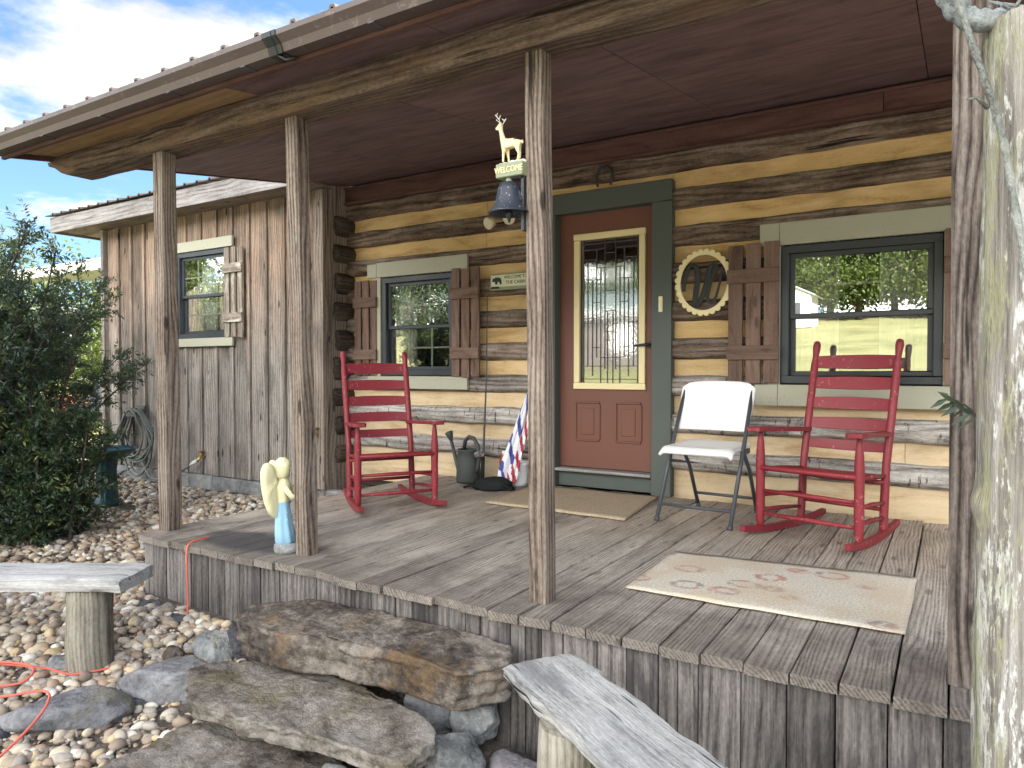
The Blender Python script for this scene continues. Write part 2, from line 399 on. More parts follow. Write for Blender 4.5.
# ------------------------------------------------------------------ mesh builder
class MB:
    def __init__(self):
        self.v = []; self.f = []; self.g = []; self.r = []; self.t = []; self.s = []; self.mi = []
        self.cur = 0
    def add(self, verts, faces, gco, rnd=None, tone=0.0, smooth_=False):
        o = len(self.v)
        rnd = random.random() if rnd is None else rnd
        self.v += [tuple(p) for p in verts]
        self.g += [tuple(p) for p in gco]
        self.r += [rnd] * len(verts) if not isinstance(rnd, (list, tuple)) else list(rnd)
        self.t += [tone] * len(verts) if not isinstance(tone, (list, tuple)) else list(tone)
        for fc in faces:
            self.f.append(tuple(i + o for i in fc)); self.s.append(smooth_); self.mi.append(self.cur)
    def off(self):
        return V((random.uniform(0, 60), random.uniform(0, 9), random.uniform(0, 9)))
    def box(self, c, s, rot=None, g=None, rnd=None, tone=0.0, jit=0.0, taper=None, off=None):
        """box centre c, size s; g = grain axis index (default longest)"""
        c = V(c); hx, hy, hz = s[0] / 2, s[1] / 2, s[2] / 2
        if g is None:
            g = max(range(3), key=lambda i: s[i])
        perm = {0: (0, 1, 2), 1: (1, 0, 2), 2: (2, 0, 1)}[g]
        of = self.off() if off is None else V(off)
        vs, gs = [], []
        for ix in (-1, 1):
            for iy in (-1, 1):
                for iz in (-1, 1):
                    p = V((ix * hx, iy * hy, iz * hz))
                    if taper and iz > 0:
                        p.x *= taper; p.y *= taper
                    gs.append(V((p[perm[0]], p[perm[1]], p[perm[2]])) + of)
                    if jit:
                        p += V([random.uniform(-jit, jit) for _ in range(3)])
                    if rot is not None:
                        p = rot @ p
                    vs.append(p + c)
        fs = [(0, 1, 3, 2), (4, 6, 7, 5), (0, 4, 5, 1), (2, 3, 7, 6), (0, 2, 6, 4), (1, 5, 7, 3)]
        self.add(vs, fs, gs, rnd, tone)
    def bar(self, a, b, w, t, up=(0, 0, 1), rnd=None, tone=0.0):
        """rectangular bar from a to b: w across, t along 'up'"""
        a = V(a); b = V(b); d = b - a; L = d.length; d.normalize()
        u = V(up); y = u.cross(d)
        if y.length < 1e-5:
            y = V((1, 0, 0)).cross(d)
        y.normalize(); z = d.cross(y)
        rot = Matrix((d, y, z)).transposed()
        self.box((a + b) / 2, (L, w, t), rot, 0, rnd, tone)
    def tube(self, pts, rad, n=10, cap=True, rnd=None, tone=0.0, sq=1.0, smooth_=True):
        pts = [V(p) for p in pts]
        k = len(pts)
        if isinstance(rad, (int, float)):
            rad = [rad] * k
        of = self.off(); vs, gs, fs = [], [], []
        t0 = (pts[1] - pts[0]).normalized()
        nrm = V((0, 0, 1)) if abs(t0.z) < .9 else V((1, 0, 0))
        nrm = (nrm - t0 * nrm.dot(t0)).normalized()
        al = 0.0
        for i, p in enumerate(pts):
            if i == 0: t = t0
            elif i == k - 1: t = (pts[-1] - pts[-2]).normalized()
            else: t = (pts[i + 1] - pts[i - 1]).normalized()
            nrm = (nrm - t * nrm.dot(t))
            nrm = nrm.normalized() if nrm.length > 1e-6 else V((1, 0, 0))
            bn = t.cross(nrm)
            if i: al += (p - pts[i - 1]).length
            for j in range(n):
                a = 2 * PI * j / n
                ca, sa = math.cos(a), math.sin(a) * sq
                vs.append(p + (nrm * ca + bn * sa) * rad[i])
                gs.append(V((al, ca * max(rad[i], .01), sa * max(rad[i], .01))) + of)
        for i in range(k - 1):
            for j in range(n):
                fs.append((i * n + j, i * n + (j + 1) % n, (i + 1) * n + (j + 1) % n, (i + 1) * n + j))
        self.add(vs, fs, gs, rnd, tone, smooth_)
        if cap:
            o = len(self.v) - len(vs)
            self.f.append(tuple(o + j for j in reversed(range(n)))); self.s.append(False); self.mi.append(self.cur)
            self.f.append(tuple(o + (k - 1) * n + j for j in range(n))); self.s.append(False); self.mi.append(self.cur)
    def lathe(self, prof, c=(0, 0, 0), n=24, rnd=None, rot=None, mod=None):
        """prof: list of (radius, z)"""
        c = V(c); vs, gs, fs = [], [], []
        of = self.off()
        for r_, z in prof:
            for j in range(n):
                a = 2 * PI * j / n
                rr = r_ * (mod(a, z) if mod else 1)
                p = V((rr * math.cos(a), rr * math.sin(a), z))
                gs.append(V((z, p.x, p.y)) + of)
                vs.append((rot @ p if rot is not None else p) + c)
        for i in range(len(prof) - 1):
            for j in range(n):
                fs.append((i * n + j, i * n + (j + 1) % n, (i + 1) * n + (j + 1) % n, (i + 1) * n + j))
        fs.append(tuple(reversed(range(n))))
        fs.append(tuple((len(prof) - 1) * n + j for j in range(n)))
        self.add(vs, fs, gs, rnd, 0.0, True)
    def prism(self, poly, mat, th, rnd=None, smooth_=False):
        """poly 2D list in local xy, extruded along local z by th, transformed by mat"""
        n = len(poly); of = self.off()
        vs, gs = [], []
        for z in (0, th):
            for x, y in poly:
                vs.append(mat @ V((x, y, z))); gs.append(V((x, y, z)) + of)
        fs = [tuple(reversed(range(n))), tuple(range(n, 2 * n))]
        for i in range(n):
            j = (i + 1) % n
            fs.append((i, j, n + j, n + i))
        self.add(vs, fs, gs, rnd, 0.0, smooth_)
    def sphere(self, c, r, n=12, sc_=(1, 1, 1), rot=None, rnd=None, fn=None):
        c = V(c); vs, gs, fs = [], [], []; of = self.off(); m = n // 2
        for i in range(m + 1):
            th = PI * i / m
            for j in range(n):
                a = 2 * PI * j / n
                p = V((math.sin(th) * math.cos(a), math.sin(th) * math.sin(a), math.cos(th)))
                if fn: p = p * fn(p)
                p = V((p.x * sc_[0], p.y * sc_[1], p.z * sc_[2])) * r
                gs.append(p + of)
                vs.append((rot @ p if rot is not None else p) + c)
        for i in range(m):
            for j in range(n):
                fs.append((i * n + j, (i + 1) * n + j, (i + 1) * n + (j + 1) % n, i * n + (j + 1) % n))
        self.add(vs, fs, gs, rnd, 0.0, True)
    def build(self, name, mats, parent=None, bevel=0.0, seg=1, world=False, auto=None):
        me = bpy.data.meshes.new(name)
        me.from_pydata(self.v, [], self.f)
        if not isinstance(mats, (list, tuple)): mats = [mats]
        for m in mats:
            me.materials.append(M[m] if isinstance(m, str) else m)
        me.polygons.foreach_set('use_smooth', self.s)
        me.polygons.foreach_set('material_index', self.mi)
        a = me.attributes.new('gco', 'FLOAT_VECTOR', 'POINT')
        a.data.foreach_set('vector', np.array(self.g, dtype=np.float32).ravel())
        a = me.attributes.new('rnd', 'FLOAT', 'POINT'); a.data.foreach_set('value', np.array(self.r, dtype=np.float32))
        a = me.attributes.new('tone', 'FLOAT', 'POINT'); a.data.foreach_set('value', np.array(self.t, dtype=np.float32))
        bm = bmesh.new(); bm.from_mesh(me)
        bmesh.ops.remove_doubles(bm, verts=bm.verts, dist=1e-6)
        bmesh.ops.recalc_face_normals(bm, faces=bm.faces)
        bm.to_mesh(me); bm.free()
        me.validate()
        o = bpy.data.objects.new(name, me); COL.objects.link(o)
        if parent is not None:
            o.parent = parent
            if world:
                pb = parent
                T = Matrix.Identity(4)
                chain = []
                while pb is not None:
                    chain.append(pb); pb = pb.parent
                for q in reversed(chain):
                    T = T @ (q.matrix_parent_inverse if q.parent else Matrix.Identity(4)) @ q.matrix_basis
                o.matrix_parent_inverse = T.inverted()
        if bevel:
            md = o.modifiers.new('bevel', 'BEVEL'); md.width = bevel; md.segments = seg; md.limit_method = 'ANGLE'; md.angle_limit = R(40)
        return o

def tag(o, label, cat, group=None, kind=None):
    o['label'] = label
    if cat: o['category'] = cat
    if group: o['group'] = group
    if kind: o['kind'] = kind
    return o
def thing(name, label, cat, loc=(0, 0, 0), rz=0, group=None):
    o = bpy.data.objects.new(name, None); COL.objects.link(o)
    o.location = loc; o.rotation_euler = (0, 0, rz); o.empty_display_size = .1
    return tag(o, label, cat, group)
def copy_tree(o, parent=None):
    c = o.copy(); COL.objects.link(c)
    if parent is not None: c.parent = parent
    for ch in list(o.children): copy_tree(ch, c)
    return c
def text_mb(mb, body, size, mat, depth=.002, align='CENTER', spacing=1.0, sx=1.0):
    cu = bpy.data.curves.new('txt', 'FONT'); cu.body = body; cu.size = size; cu.align_x = align; cu.align_y = 'CENTER'
    cu.extrude = depth; cu.resolution_u = 3; cu.space_character = spacing
    ob = bpy.data.objects.new('txt', cu); COL.objects.link(ob)
    dg = bpy.context.evaluated_depsgraph_get()
    me = bpy.data.meshes.new_from_object(ob.evaluated_get(dg))
    vs = [mat @ V((v.co.x * sx, v.co.y, v.co.z)) for v in me.vertices]
    mb.add(vs, [tuple(p.vertices) for p in me.polygons], vs, .5)
    bpy.data.objects.remove(ob); bpy.data.curves.remove(cu); bpy.data.meshes.remove(me)
def wallmat(x, y, z):   # local xy -> world xz (facing -Y), local z -> -Y
    return Matrix(((1, 0, 0, x), (0, 0, -1, y), (0, 1, 0, z), (0, 0, 0, 1)))

# ------------------------------------------------------------------ ground
def ss(a, b, x):
    t = min(1, max(0, (x - a) / (b - a))); return t * t * (3 - 2 * t)
def gh(x, y):
    t = ((x + 3.6) * .5 + (-y - 2.8) * .6) / 1.3
    z = -.34 - .23 * ss(0, 1, t)
    z = z * (1 - ss(-6.5, -8.5, y)) + (-.6) * ss(-6.5, -8.5, y) if y < -6.5 else z
    if y < -9: z += .118 * max(0, min(-y - 9, 60)) + .02 * max(0, -y - 69)
    return z
def ghn(x, y):
    return gh(x, y) + .015 * mn.noise(V((x * 2.5, y * 2.5, 0)))
def axis(lo, hi, c0, c1, step, far):
    a = [c0]
    while a[-1] < c1: a.append(a[-1] + step)
    s = step
    while a[-1] < hi: s = min(s * 1.25, far); a.append(a[-1] + s)
    b = [c0]; s = step
    while b[-1] > lo: s = min(s * 1.25, far); b.append(b[-1] - s)
    return sorted(set(b + a))
xs = axis(-220, 220, -5.5, .8, .08, 12); ys = axis(-130, 260, -4.6, -.6, .08, 12)
mb = MB()
vs = [(x, y, ghn(x, y)) for y in ys for x in xs]
nx = len(xs)
fs = [(j * nx + i, j * nx + i + 1, (j + 1) * nx + i + 1, (j + 1) * nx + i) for j in range(len(ys) - 1) for i in range(nx - 1)]
mb.add(vs, fs, vs, .5, 0, True)
g = mb.build('ground', 'ground'); tag(g, 'bare soil by the porch rising to a sunlit lawn', None, kind='structure')

# ------------------------------------------------------------------ log cabin
cabin = thing('log_cabin', 'log cabin with dark hewn logs, cream chinking bands and a brown door', 'cabin', (0, 0, 0))
WX0, WX1 = -5.06, 3.6
DOOR = (-2.72, -1.86, -.1, 2.19)
LW = (-4.53, -3.70, .88, 1.785)
RW = (-.98, -.05, .84, 1.757)
OPEN = [DOOR, LW, RW]
PITCH = .2725
def segments(z0, z1):
    cuts = sorted((o[0], o[1]) for o in OPEN if o[2] < z1 - .03 and o[3] > z0 + .03)
    x = WX0; out = []
    for a, b in cuts:
        out.append((x, a)); x = b
    out.append((x, WX1))
    return out
ch = MB()
for k in range(9):
    z1 = 2.52 - k * PITCH; z0 = z1 - .14
    # log
    ph = random.uniform(0, 50)
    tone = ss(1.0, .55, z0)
    for (xa, xb) in segments(z0, z1):
        lg = MB()
        nseg = max(2, int((xb - xa) / .06)); prof = 11
        vs, gs, tn = [], [], []
        of = V((random.uniform(0, 60), k * 1.7, 0))
        for i in range(nseg + 1):
            x = xa + (xb - xa) * i / nseg
            up = .012 * mn.noise(V((x * 1.3, ph, 0))) + .010 * mn.noise(V((x * 5, ph, 3)))
            dn = .012 * mn.noise(V((x * 1.3, ph, 9))) + .010 * mn.noise(V((x * 5, ph, 13)))
            for j in range(prof):
                u = j / (prof - 1) * 2 - 1            # -1 bottom .. 1 top
                zz = (z0 + dn - .008) * (1 - u) / 2 + (z1 + up + .008) * (1 + u) / 2
                y = .035 - .068 * (1 - abs(u) ** 4.0) ** .5 + .010 * mn.noise(V((x * 3, zz * 14, ph))) + .004 * mn.noise(V((x * 9, zz * 50, ph)))
                vs.append((x, y, zz)); gs.append(V((x, zz, y)) + of)
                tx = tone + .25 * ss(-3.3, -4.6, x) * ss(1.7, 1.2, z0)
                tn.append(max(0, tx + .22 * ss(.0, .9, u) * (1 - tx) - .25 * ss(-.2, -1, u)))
        fs = [(i * prof + j, (i + 1) * prof + j, (i + 1) * prof + j + 1, i * prof + j + 1) for i in range(nseg) for j in range(prof - 1)]
        lg.add(vs, fs, gs, random.random(), tn, True)
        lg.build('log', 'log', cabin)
    # chink band below the log
    c1 = z0 + .012; c0 = z0 - (PITCH - .14) - .012
    if k == 8: c0 = -.12
    for (xa, xb) in segments(c0 + .03, c1 - .03):
        x = xa
        while x < xb - .01:
            xe = min(xb, x + random.uniform(1.6, 2.6))
            if xb - xe < .5: xe = xb
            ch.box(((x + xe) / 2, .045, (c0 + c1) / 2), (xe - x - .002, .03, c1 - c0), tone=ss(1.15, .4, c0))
            x = xe
ch.build('chinking', 'chink', cabin, .002)
# cross-log ends at the left corner
for k in range(9):
    z = 2.52 - .075 - PITCH / 2 - k * PITCH
    e = MB(); n = 22; rad = random.uniform(.088, .105); of = e.off()
    prof = [(.0, -.20), (.55, -.215), (.9, -.205), (1.0, -.18), (1.0, .06)]
    vs, gs = [], []
    sq = random.uniform(.9, 1.15); pz = random.uniform(0, 20)
    yoff = random.uniform(-.03, .03)
    for q, (rr, y) in enumerate(prof):
        for j in range(n):
            a = 2 * PI * j / n
            w = 1 + .16 * mn.noise(V((math.cos(a) * 1.4, math.sin(a) * 1.4, pz)))
            p = V((-5.03 + math.cos(a) * rad * rr * w * sq, y + yoff + .03 * mn.noise(V((a, rr * 4, pz))), z + math.sin(a) * rad * rr * w * 1.12))
            vs.append(p); gs.append(V((y, p.x, p.z)) + of)
    fs = [(q * n + j, q * n + (j + 1) % n, (q + 1) * n + (j + 1) % n, (q + 1) * n + j) for q in range(len(prof) - 1) for j in range(n)]
    e.add(vs, fs, gs, None, 0, True)
    e.build('log_end', 'log_end', cabin)
# other walls, gable, floor inside
w = MB()
w.box((WX0 + .1, 3.62, 1.2), (.16, 6.9, 3.1), g=1); w.box((WX1, 3.55, 1.2), (.16, 7.1, 3.1), g=1); w.box(((WX0 + WX1) / 2, 7.12, 1.2), (WX1 - WX0, .16, 3.1), g=0)
for x in (WX0 + .02, WX1 - .02):
    w.prism([(0, 2.74), (7.2, 2.74), (3.6, 5.0)], Matrix(((0, 0, 1, x), (1, 0, 0, 0), (0, 1, 0, 0), (0, 0, 0, 1))), .05)
w.build('rear_wall', 'log', cabin)
w = MB(); w.box(((WX0 + WX1) / 2, 3.5, -.16), (WX1 - WX0 - .2, 6.8, .06)); w.box(((WX0 + WX1) / 2, 3.5, 2.72), (WX1 - WX0 - .2, 6.9, .03)); w.box(((WX0 + WX1) / 2, 2.6, 1.3), (WX1 - WX0 - .3, .05, 2.8))
w.build('interior', 'room', cabin)
# frieze board
w = MB(); x = WX0 - .2
while x < WX1:
    xe = min(WX1 + .2, x + 2.44); w.box(((x + xe) / 2, -.02, 2.595), (xe - x - .003, .05, .17), g=0); x = xe
w.build('frieze_board', 'frieze', cabin, .003)
w = MB(); w.box(((WX0 + WX1) / 2, -.055, 2.522), (WX1 - WX0 + .4, .022, .022)); w.box(((WX0 + WX1) / 2, -.055, 2.665), (WX1 - WX0 + .4, .022, .02)); w.build('frieze_moulding', 'frieze', cabin, .004)
# main roof
def ribbed(p0, p1, x0, x1, step=.229, rib=.018, mb=None):
    """ribbed sheet between line p0 (y,z) and p1 (y,z), from x0 to x1"""
    mb = mb or MB(); x = x0; px = []
    while x < x1:
        px += [(x, 0), (x + step - .05, 0), (x + step - .038, rib), (x + step - .012, rib)]; x += step
    px.append((x1, 0))
    vs, gs = [], []
    ny, nz = -(p1[1] - p0[1]), (p1[0] - p0[0]); l = math.hypot(ny, nz); ny /= l; nz /= l
    for (xx, h) in px:
        for (y, z) in (p0, p1):
            vs.append((min(xx, x1), y + ny * h, z + nz * h)); gs.append((xx, y, z))
    fs = [(2 * i, 2 * i + 2, 2 * i + 3, 2 * i + 1) for i in range(len(px) - 1)]
    mb.add(vs, fs, gs, .5)
    return mb
rb = ribbed((0, 2.85), (3.6, 5.15), -5.25, 4.0); ribbed((7.3, 2.75), (3.6, 5.15), -5.25, 4.0, mb=rb)
o = rb.build('roof', 'roof', cabin); md = o.modifiers.new('s', 'SOLIDIFY'); md.thickness = .012

# door
dr = MB(); X0, X1, Z0, Z1 = -2.69, -1.885, .16, 2.165
GX0, GX1, GZ0, GZ1 = -2.515, -2.01, .825, 1.955
yd = .045
for a, b, c_, d_ in ((X0, GX0, Z0, Z1), (GX1, X1, Z0, Z1), (GX0, GX1, Z0, GZ0), (GX0, GX1, GZ1, Z1)):
    dr.box(((a + b) / 2, yd + .02, (c_ + d_) / 2), (b - a, .045, d_ - c_))
door = dr.build('door', 'door', cabin)
for a, b in ((-2.55, -2.345), (-2.205, -2.0)):
    pn = MB()
    z0_, z1_ = .375, .675
    t_ = .018
    pn.box(((a + b) / 2, yd - .006, z1_), (b - a, .014, t_)); pn.box(((a + b) / 2, yd - .006, z0_), (b - a, .014, t_))
    pn.box((a, yd - .006, (z0_ + z1_) / 2), (t_, .014, z1_ - z0_ - t_)); pn.box((b, yd - .006, (z0_ + z1_) / 2), (t_, .014, z1_ - z0_ - t_))
    pn.box(((a + b) / 2, yd - .003, (z0_ + z1_) / 2), (b - a - .09, .011, z1_ - z0_ - .09))
    pn.build('door_panel', 'door', door, .004)
gl = MB(); gl.box(((GX0 + GX1) / 2, yd + .016, (GZ0 + GZ1) / 2), (GX1 - GX0 + .01, .006, GZ1 - GZ0 + .01)); gl.build('door_glass', 'door_glass', door)
tr = MB(); w_ = .05
tr.box(((GX0 + GX1) / 2, yd - .012, GZ1 + w_ / 2 - .004), (GX1 - GX0 + 2 * w_, .03, w_)); tr.box(((GX0 + GX1) / 2, yd - .012, GZ0 - w_ / 2 + .004), (GX1 - GX0 + 2 * w_, .03, w_))
tr.box((GX0 - w_ / 2 + .004, yd - .012, (GZ0 + GZ1) / 2), (w_, .03, GZ1 - GZ0 - .01)); tr.box((GX1 + w_ / 2 - .004, yd - .012, (GZ0 + GZ1) / 2), (w_, .03, GZ1 - GZ0 - .01))
tr.build('glass_frame', 'cream', door, .006, 2)
cm = MB(); W_, H_ = GX1 - GX0, GZ1 - GZ0
def cl(u0, v0, u1, v1, t=.0055):
    cm.bar((GX0 + u0 * W_, yd + .010, GZ0 + v0 * H_), (GX0 + u1 * W_, yd + .010, GZ0 + v1 * H_), t, .006, (0, 1, 0))
for u, a, b in ((.05, 0, 1), (.95, 0, 1), (.12, .12, .86), (.88, .12, .86), (.2, .05, .72), (.8, .05, .72), (.27, .18, .93), (.73, .18, .93), (.34, 0, .8), (.66, 0, .8), (.41, .1, 1), (.59, .1, 1), (.455, 0, .5), (.545, 0, .5)):
    cl(u, a, u, b)
for v, a, b in ((.03, 0, 1), (.97, 0, 1), (.12, .05, .41), (.12, .59, .95), (.86, .05, .27), (.86, .73, .95), (.72, .12, .34), (.72, .66, .88), (.8, .27, .41), (.8, .59, .73), (.5, .41, .59), (.36, .41, .59), (.3, .41, .59), (.64, .41, .59), (.9, .41, .59), (.42, .05, .2), (.42, .8, .95), (.25, .2, .34), (.25, .66, .8), (.56, .2, .34), (.56, .66, .8), (.18, .34, .66), (.93, .05, .41), (.93, .59, .95)):
    cl(a, v, b, v)
cm.build('caming', 'black', door)
hd = MB(); hd.tube([(-1.925, yd, 1.12), (-1.925, yd - .015, 1.12)], .028, 16); hd.tube([(-1.925, yd, 1.12), (-1.925, yd - .05, 1.12)], .011); hd.tube([(-1.92, yd - .05, 1.122), (-1.98, yd - .052, 1.118), (-2.04, yd - .048, 1.112)], [.012, .010, .008]); hd.build('door_handle', 'iron', door)
df = MB()
df.box((-2.765, -.015, 1.08), (.15, .085, 2.16)); df.box((-1.81, -.015, 1.08), (.15, .085, 2.16)); df.box((-2.2875, -.015, 2.2375), (1.105, .085, .155))
df.box((-2.2875, .055, .07), (.80, .10, .125))
df.box((-2.70, .055, 1.15), (.018, .08, 2.03)); df.box((-1.876, .055, 1.15), (.018, .08, 2.03)); df.box((-2.2875, .055, 2.172), (.83, .08, .014))
df.build('door_frame', 'green_trim', cabin, .004)
th = MB(); th.box((-2.2875, .0, .142), (.80, .12, .022)); th.build('threshold', 'fascia', cabin, .003)
db = MB(); db.box((-1.812, -.064, 1.41), (.032, .016, .115)); ob = db.build('doorbell', 'cream', cabin, .006, 2)
b2 = MB(); b2.box((-1.812, -.074, 1.40), (.016, .006, .03)); b2.build('button', 'whitep', ob)

# windows
def window(op, par, yf, name='window', trim=None, grid=True, frame='black', cur=()):
    xa, xb, za, zb = op
    fr = MB(); t = .05
    fr.box(((xa + xb) / 2, yf + .03, zb - t / 2), (xb - xa, .09, t)); fr.box(((xa + xb) / 2, yf + .03, za + t / 2), (xb - xa, .09, t))
    fr.box((xa + t / 2, yf + .03, (za + zb) / 2), (t, .09, zb - za - 2 * t)); fr.box((xb - t / 2, yf + .03, (za + zb) / 2), (t, .09, zb - za - 2 * t))
    wn = fr.build(name, frame, par, .004)
    zm = (za + zb) / 2 - .01
    def sash(z0, z1, y):
        s = MB(); q = .032; x0, x1 = xa + t, xb - t
        s.box(((x0 + x1) / 2, y, z1 - q / 2), (x1 - x0, .03, q)); s.box(((x0 + x1) / 2, y, z0 + q / 2), (x1 - x0, .03, q))
        s.box((x0 + q / 2, y, (z0 + z1) / 2), (q, .03, z1 - z0 - 2 * q)); s.box((x1 - q / 2, y, (z0 + z1) / 2), (q, .03, z1 - z0 - 2 * q))
        s.build('sash', frame, wn, .003)
        p = MB(); p.box(((x0 + x1) / 2, y, (z0 + z1) / 2), (x1 - x0 - 2 * q + .006, .005, z1 - z0 - 2 * q + .006)); p.build('pane', 'glass', wn)
        if grid:
            m = MB(); ww = x1 - x0 - 2 * q; hh = z1 - z0 - 2 * q
            for f_ in (1 / 3, 2 / 3): m.box((x0 + q + ww * f_, y + .008, (z0 + z1) / 2), (.016, .006, hh))
            m.box(((x0 + x1) / 2, y + .008, (z0 + z1) / 2), (ww, .005, .016))
            m.build('muntin', 'whitep', wn)
    sash(zm - .016, zb - t, yf + .03); sash(za + t, zm + .016, yf + .062)
    for (u0, u1) in cur:
        c = MB(); n = 40; vs = []; x0 = xa + (xb - xa) * u0; x1 = xa + (xb - xa) * u1
        for i in range(n + 1):
            x = x0 + (x1 - x0) * i / n; y = yf + .13 + .018 * math.sin(i * 1.1) + .006 * math.sin(i * 2.7)
            vs += [(x, y, za), (x, y * 1.0, zb + .03)]
        c.add(vs, [(2 * i, 2 * i + 2, 2 * i + 3, 2 * i + 1) for i in range(n)], vs, .5, 0, True)
        o = c.build('curtain', 'curtain', wn); md = o.modifiers.new('s', 'SOLIDIFY'); md.thickness = .004
    return wn
def trimbd(pieces, par, y, mat='sage', name='window_trim', th=.028):
    for (x0, x1, z0, z1) in pieces:
        b = MB(); b.box(((x0 + x1) / 2, y, (z0 + z1) / 2), (x1 - x0, th, z1 - z0), g=0); b.build(name, mat, par, .003)
wl = window(LW, cabin, -.025, cur=((.05, .36),)); wr = window(RW, cabin, -.025, cur=((.03, .36), (.62, .97)))
trimbd([(-4.69, -4.575, 1.79, 1.915), (-4.573, -3.54, 1.79, 1.925)], wl, -.05); trimbd([(-4.69, -3.54, .76, .872)], wl, -.05)
trimbd([(-1.115, -.99, 1.762, 1.912), (-.988, .0, 1.762, 1.912), (.002, .12, 1.762, 1.912)], wr, -.05); trimbd([(-1.145, -.995, .69, .832), (-.993, .0, .69, .832), (.002, .15, .69, .832)], wr, -.05)
trimbd([(-4.60, -4.533, .872, 1.79), (-3.697, -3.63, .872, 1.79)], wl, -.045, th=.02); trimbd([(-1.06, -.983, .832, 1.762), (-.047, .03, .832, 1.762)], wr, -.045, th=.02)
def shutter(x0, x1, z0, z1, par, y, mat='shutter', n=3, gap=.022):
    s = MB(); bw = (x1 - x0 - gap * (n - 1)) / n
    for i in range(n):
        xa = x0 + i * (bw + gap); dz = random.uniform(-.006, .006)
        s.box((xa + bw / 2, y, (z0 + z1) / 2 + dz), (bw, .022, z1 - z0), g=2)
    for zz in (z0 + (z1 - z0) * .22, z0 + (z1 - z0) * .77):
        s.box(((x0 + x1) / 2, y - .021, zz), (x1 - x0 + .012, .02, .095), g=0)
    o = s.build('shutter', mat, par, .002)
    for i in range(n):
        for zz in (z0 + (z1 - z0) * .22, z0 + (z1 - z0) * .77):
            xx = x0 + i * (bw + gap) + bw / 2 + random.uniform(-.02, .02); nl = MB()
            nl.tube([(xx, y - .029, zz), (xx, y - .033, zz)], .0045, 6); nl.build('nail', 'iron', o)
    return o
shutter(-4.855, -4.575, .88, 1.77, cabin, -.05); shutter(-3.685, -3.40, .87, 1.80, cabin, -.078)
shutter(-1.317, -.985, .84, 1.785, cabin, -.078); shutter(-.04, .29, .84, 1.77, cabin, -.078)

# ------------------------------------------------------------------ side wing
wing = thing('side_wing', 'board and batten side wing in weathered grey and brown wood', 'annex', (-6.8, -.3, -.4))
YW = -.30
def ub(mb, *a, **k): mb.box(*a, **k)
WW = (-7.25, -6.39, 1.27, 2.20)
bd = MB(); x = -8.69; bat = MB(); wlist = []
while x < -5.0:
    xe = min(-5.0, x + .262)
    segs = [(-.19, 2.62)]
    if xe > WW[0] and x < WW[1]:
        segs = [(-.19, WW[2] - .0), (WW[3], 2.62)]
        if x < WW[0]:
            segs_full = (x, WW[0]); 
        pieces = []
        for (za, zb) in segs: pieces.append((max(x, x), xe, za, zb))
        if x < WW[0]: pieces.append((x, WW[0], WW[2], WW[3]))
        if xe > WW[1]: pieces.append((WW[1], xe, WW[2], WW[3]))
    else:
        pieces = [(x, xe, -.19, 2.62)]
    of = bd.off(); rn = random.random()
    for (xa, xb, za, zb) in pieces:
        nz = max(1, int((zb - za) / .25))
        for q in range(nz):
            z0_ = za + (zb - za) * q / nz; z1_ = za + (zb - za) * (q + 1) / nz
            cx, cz = (xa + xb) / 2, (z0_ + z1_) / 2
            o0 = len(bd.v)
            bd.box((cx, YW + .012, cz), (xb - xa - .002, .024, z1_ - z0_), g=2, rnd=rn, off=(of.x + cz, of.y + cx - x, of.z))
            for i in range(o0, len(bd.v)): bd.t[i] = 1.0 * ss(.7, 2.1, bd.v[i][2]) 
    wlist.append(xe); x = xe
bd.build('siding', 'siding', wing, world=True)
for xe in wlist[:-1]:
    rn = random.random()
    for (za, zb) in ([(-.19, WW[2] - .1), (WW[3] + .11, 2.6)] if WW[0] - .1 < xe < WW[1] + .1 else [(-.19, 2.6)]):
        n0 = len(bat.v)
        bat.box((xe, YW - .012, (za + zb) / 2), (.042, .02, zb - za), g=2, rnd=rn)
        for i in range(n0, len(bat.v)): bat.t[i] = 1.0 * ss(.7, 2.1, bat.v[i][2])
bat.build('batten', 'siding', wing, .002, world=True)
cb = MB(); cb.box((-8.70, YW - .01, 1.21), (.06, .09, 2.8), g=2, tone=.2); cb.build('corner_board', 'siding', wing, .003, world=True); cb = MB(); cb.box((-5.035, YW - .02, 1.21), (.13, .06, 2.8), g=2, tone=.5); cb.build('corner_board', 'siding', wing, .003, world=True)
for bx_ in (((-8.70, 1.5, 1.21), (.03, 3.5, 2.8)), ((-6.8, 3.2, 1.21), (3.8, .03, 2.8)), ((-5.0, 1.5, 1.1), (.03, 3.66, 3.2))):
    cb = MB(); cb.box(*bx_, g=2, tone=.4); cb.build('wall', 'siding', wing, world=True)
cb = None
fb = MB(); x = -8.68
while x < -4.99:
    for zz, hh in ((-.28, .16), (-.46, .17)):
        fb.box((x + .2, YW + .03, zz), (.395, .1, hh), jit=.004)
    x += .4
fb.build('foundation', 'block', wing, .006, world=True)
ww = window(WW, wing, YW - .02, cur=((.30, .62),))
for ch_ in [ww]:
    ch_.matrix_parent_inverse = Matrix.Translation(-V(wing.location))
trimbd([(-7.36, -6.28, 2.202, 2.31)], ww, YW - .04); trimbd([(-7.36, -6.28, 1.18, 1.268)], ww, YW - .04)
for (xa, xb) in ((-6.395, -6.11), (-7.54, -7.256)):
    s = shutter(xa, xb, 1.265, 2.185, wing, YW - .05, 'old_shutter', 3, .03); s.matrix_parent_inverse = Matrix.Translation(-V(wing.location))
f = MB(); f.box((-7.12, -.62, 2.68), (4.4, .03, .18), g=0); f.box((-9.31, 1.3, 2.68), (.03, 3.8, .18), g=1); f.build('fascia', 'fascia', wing, .003, world=True)
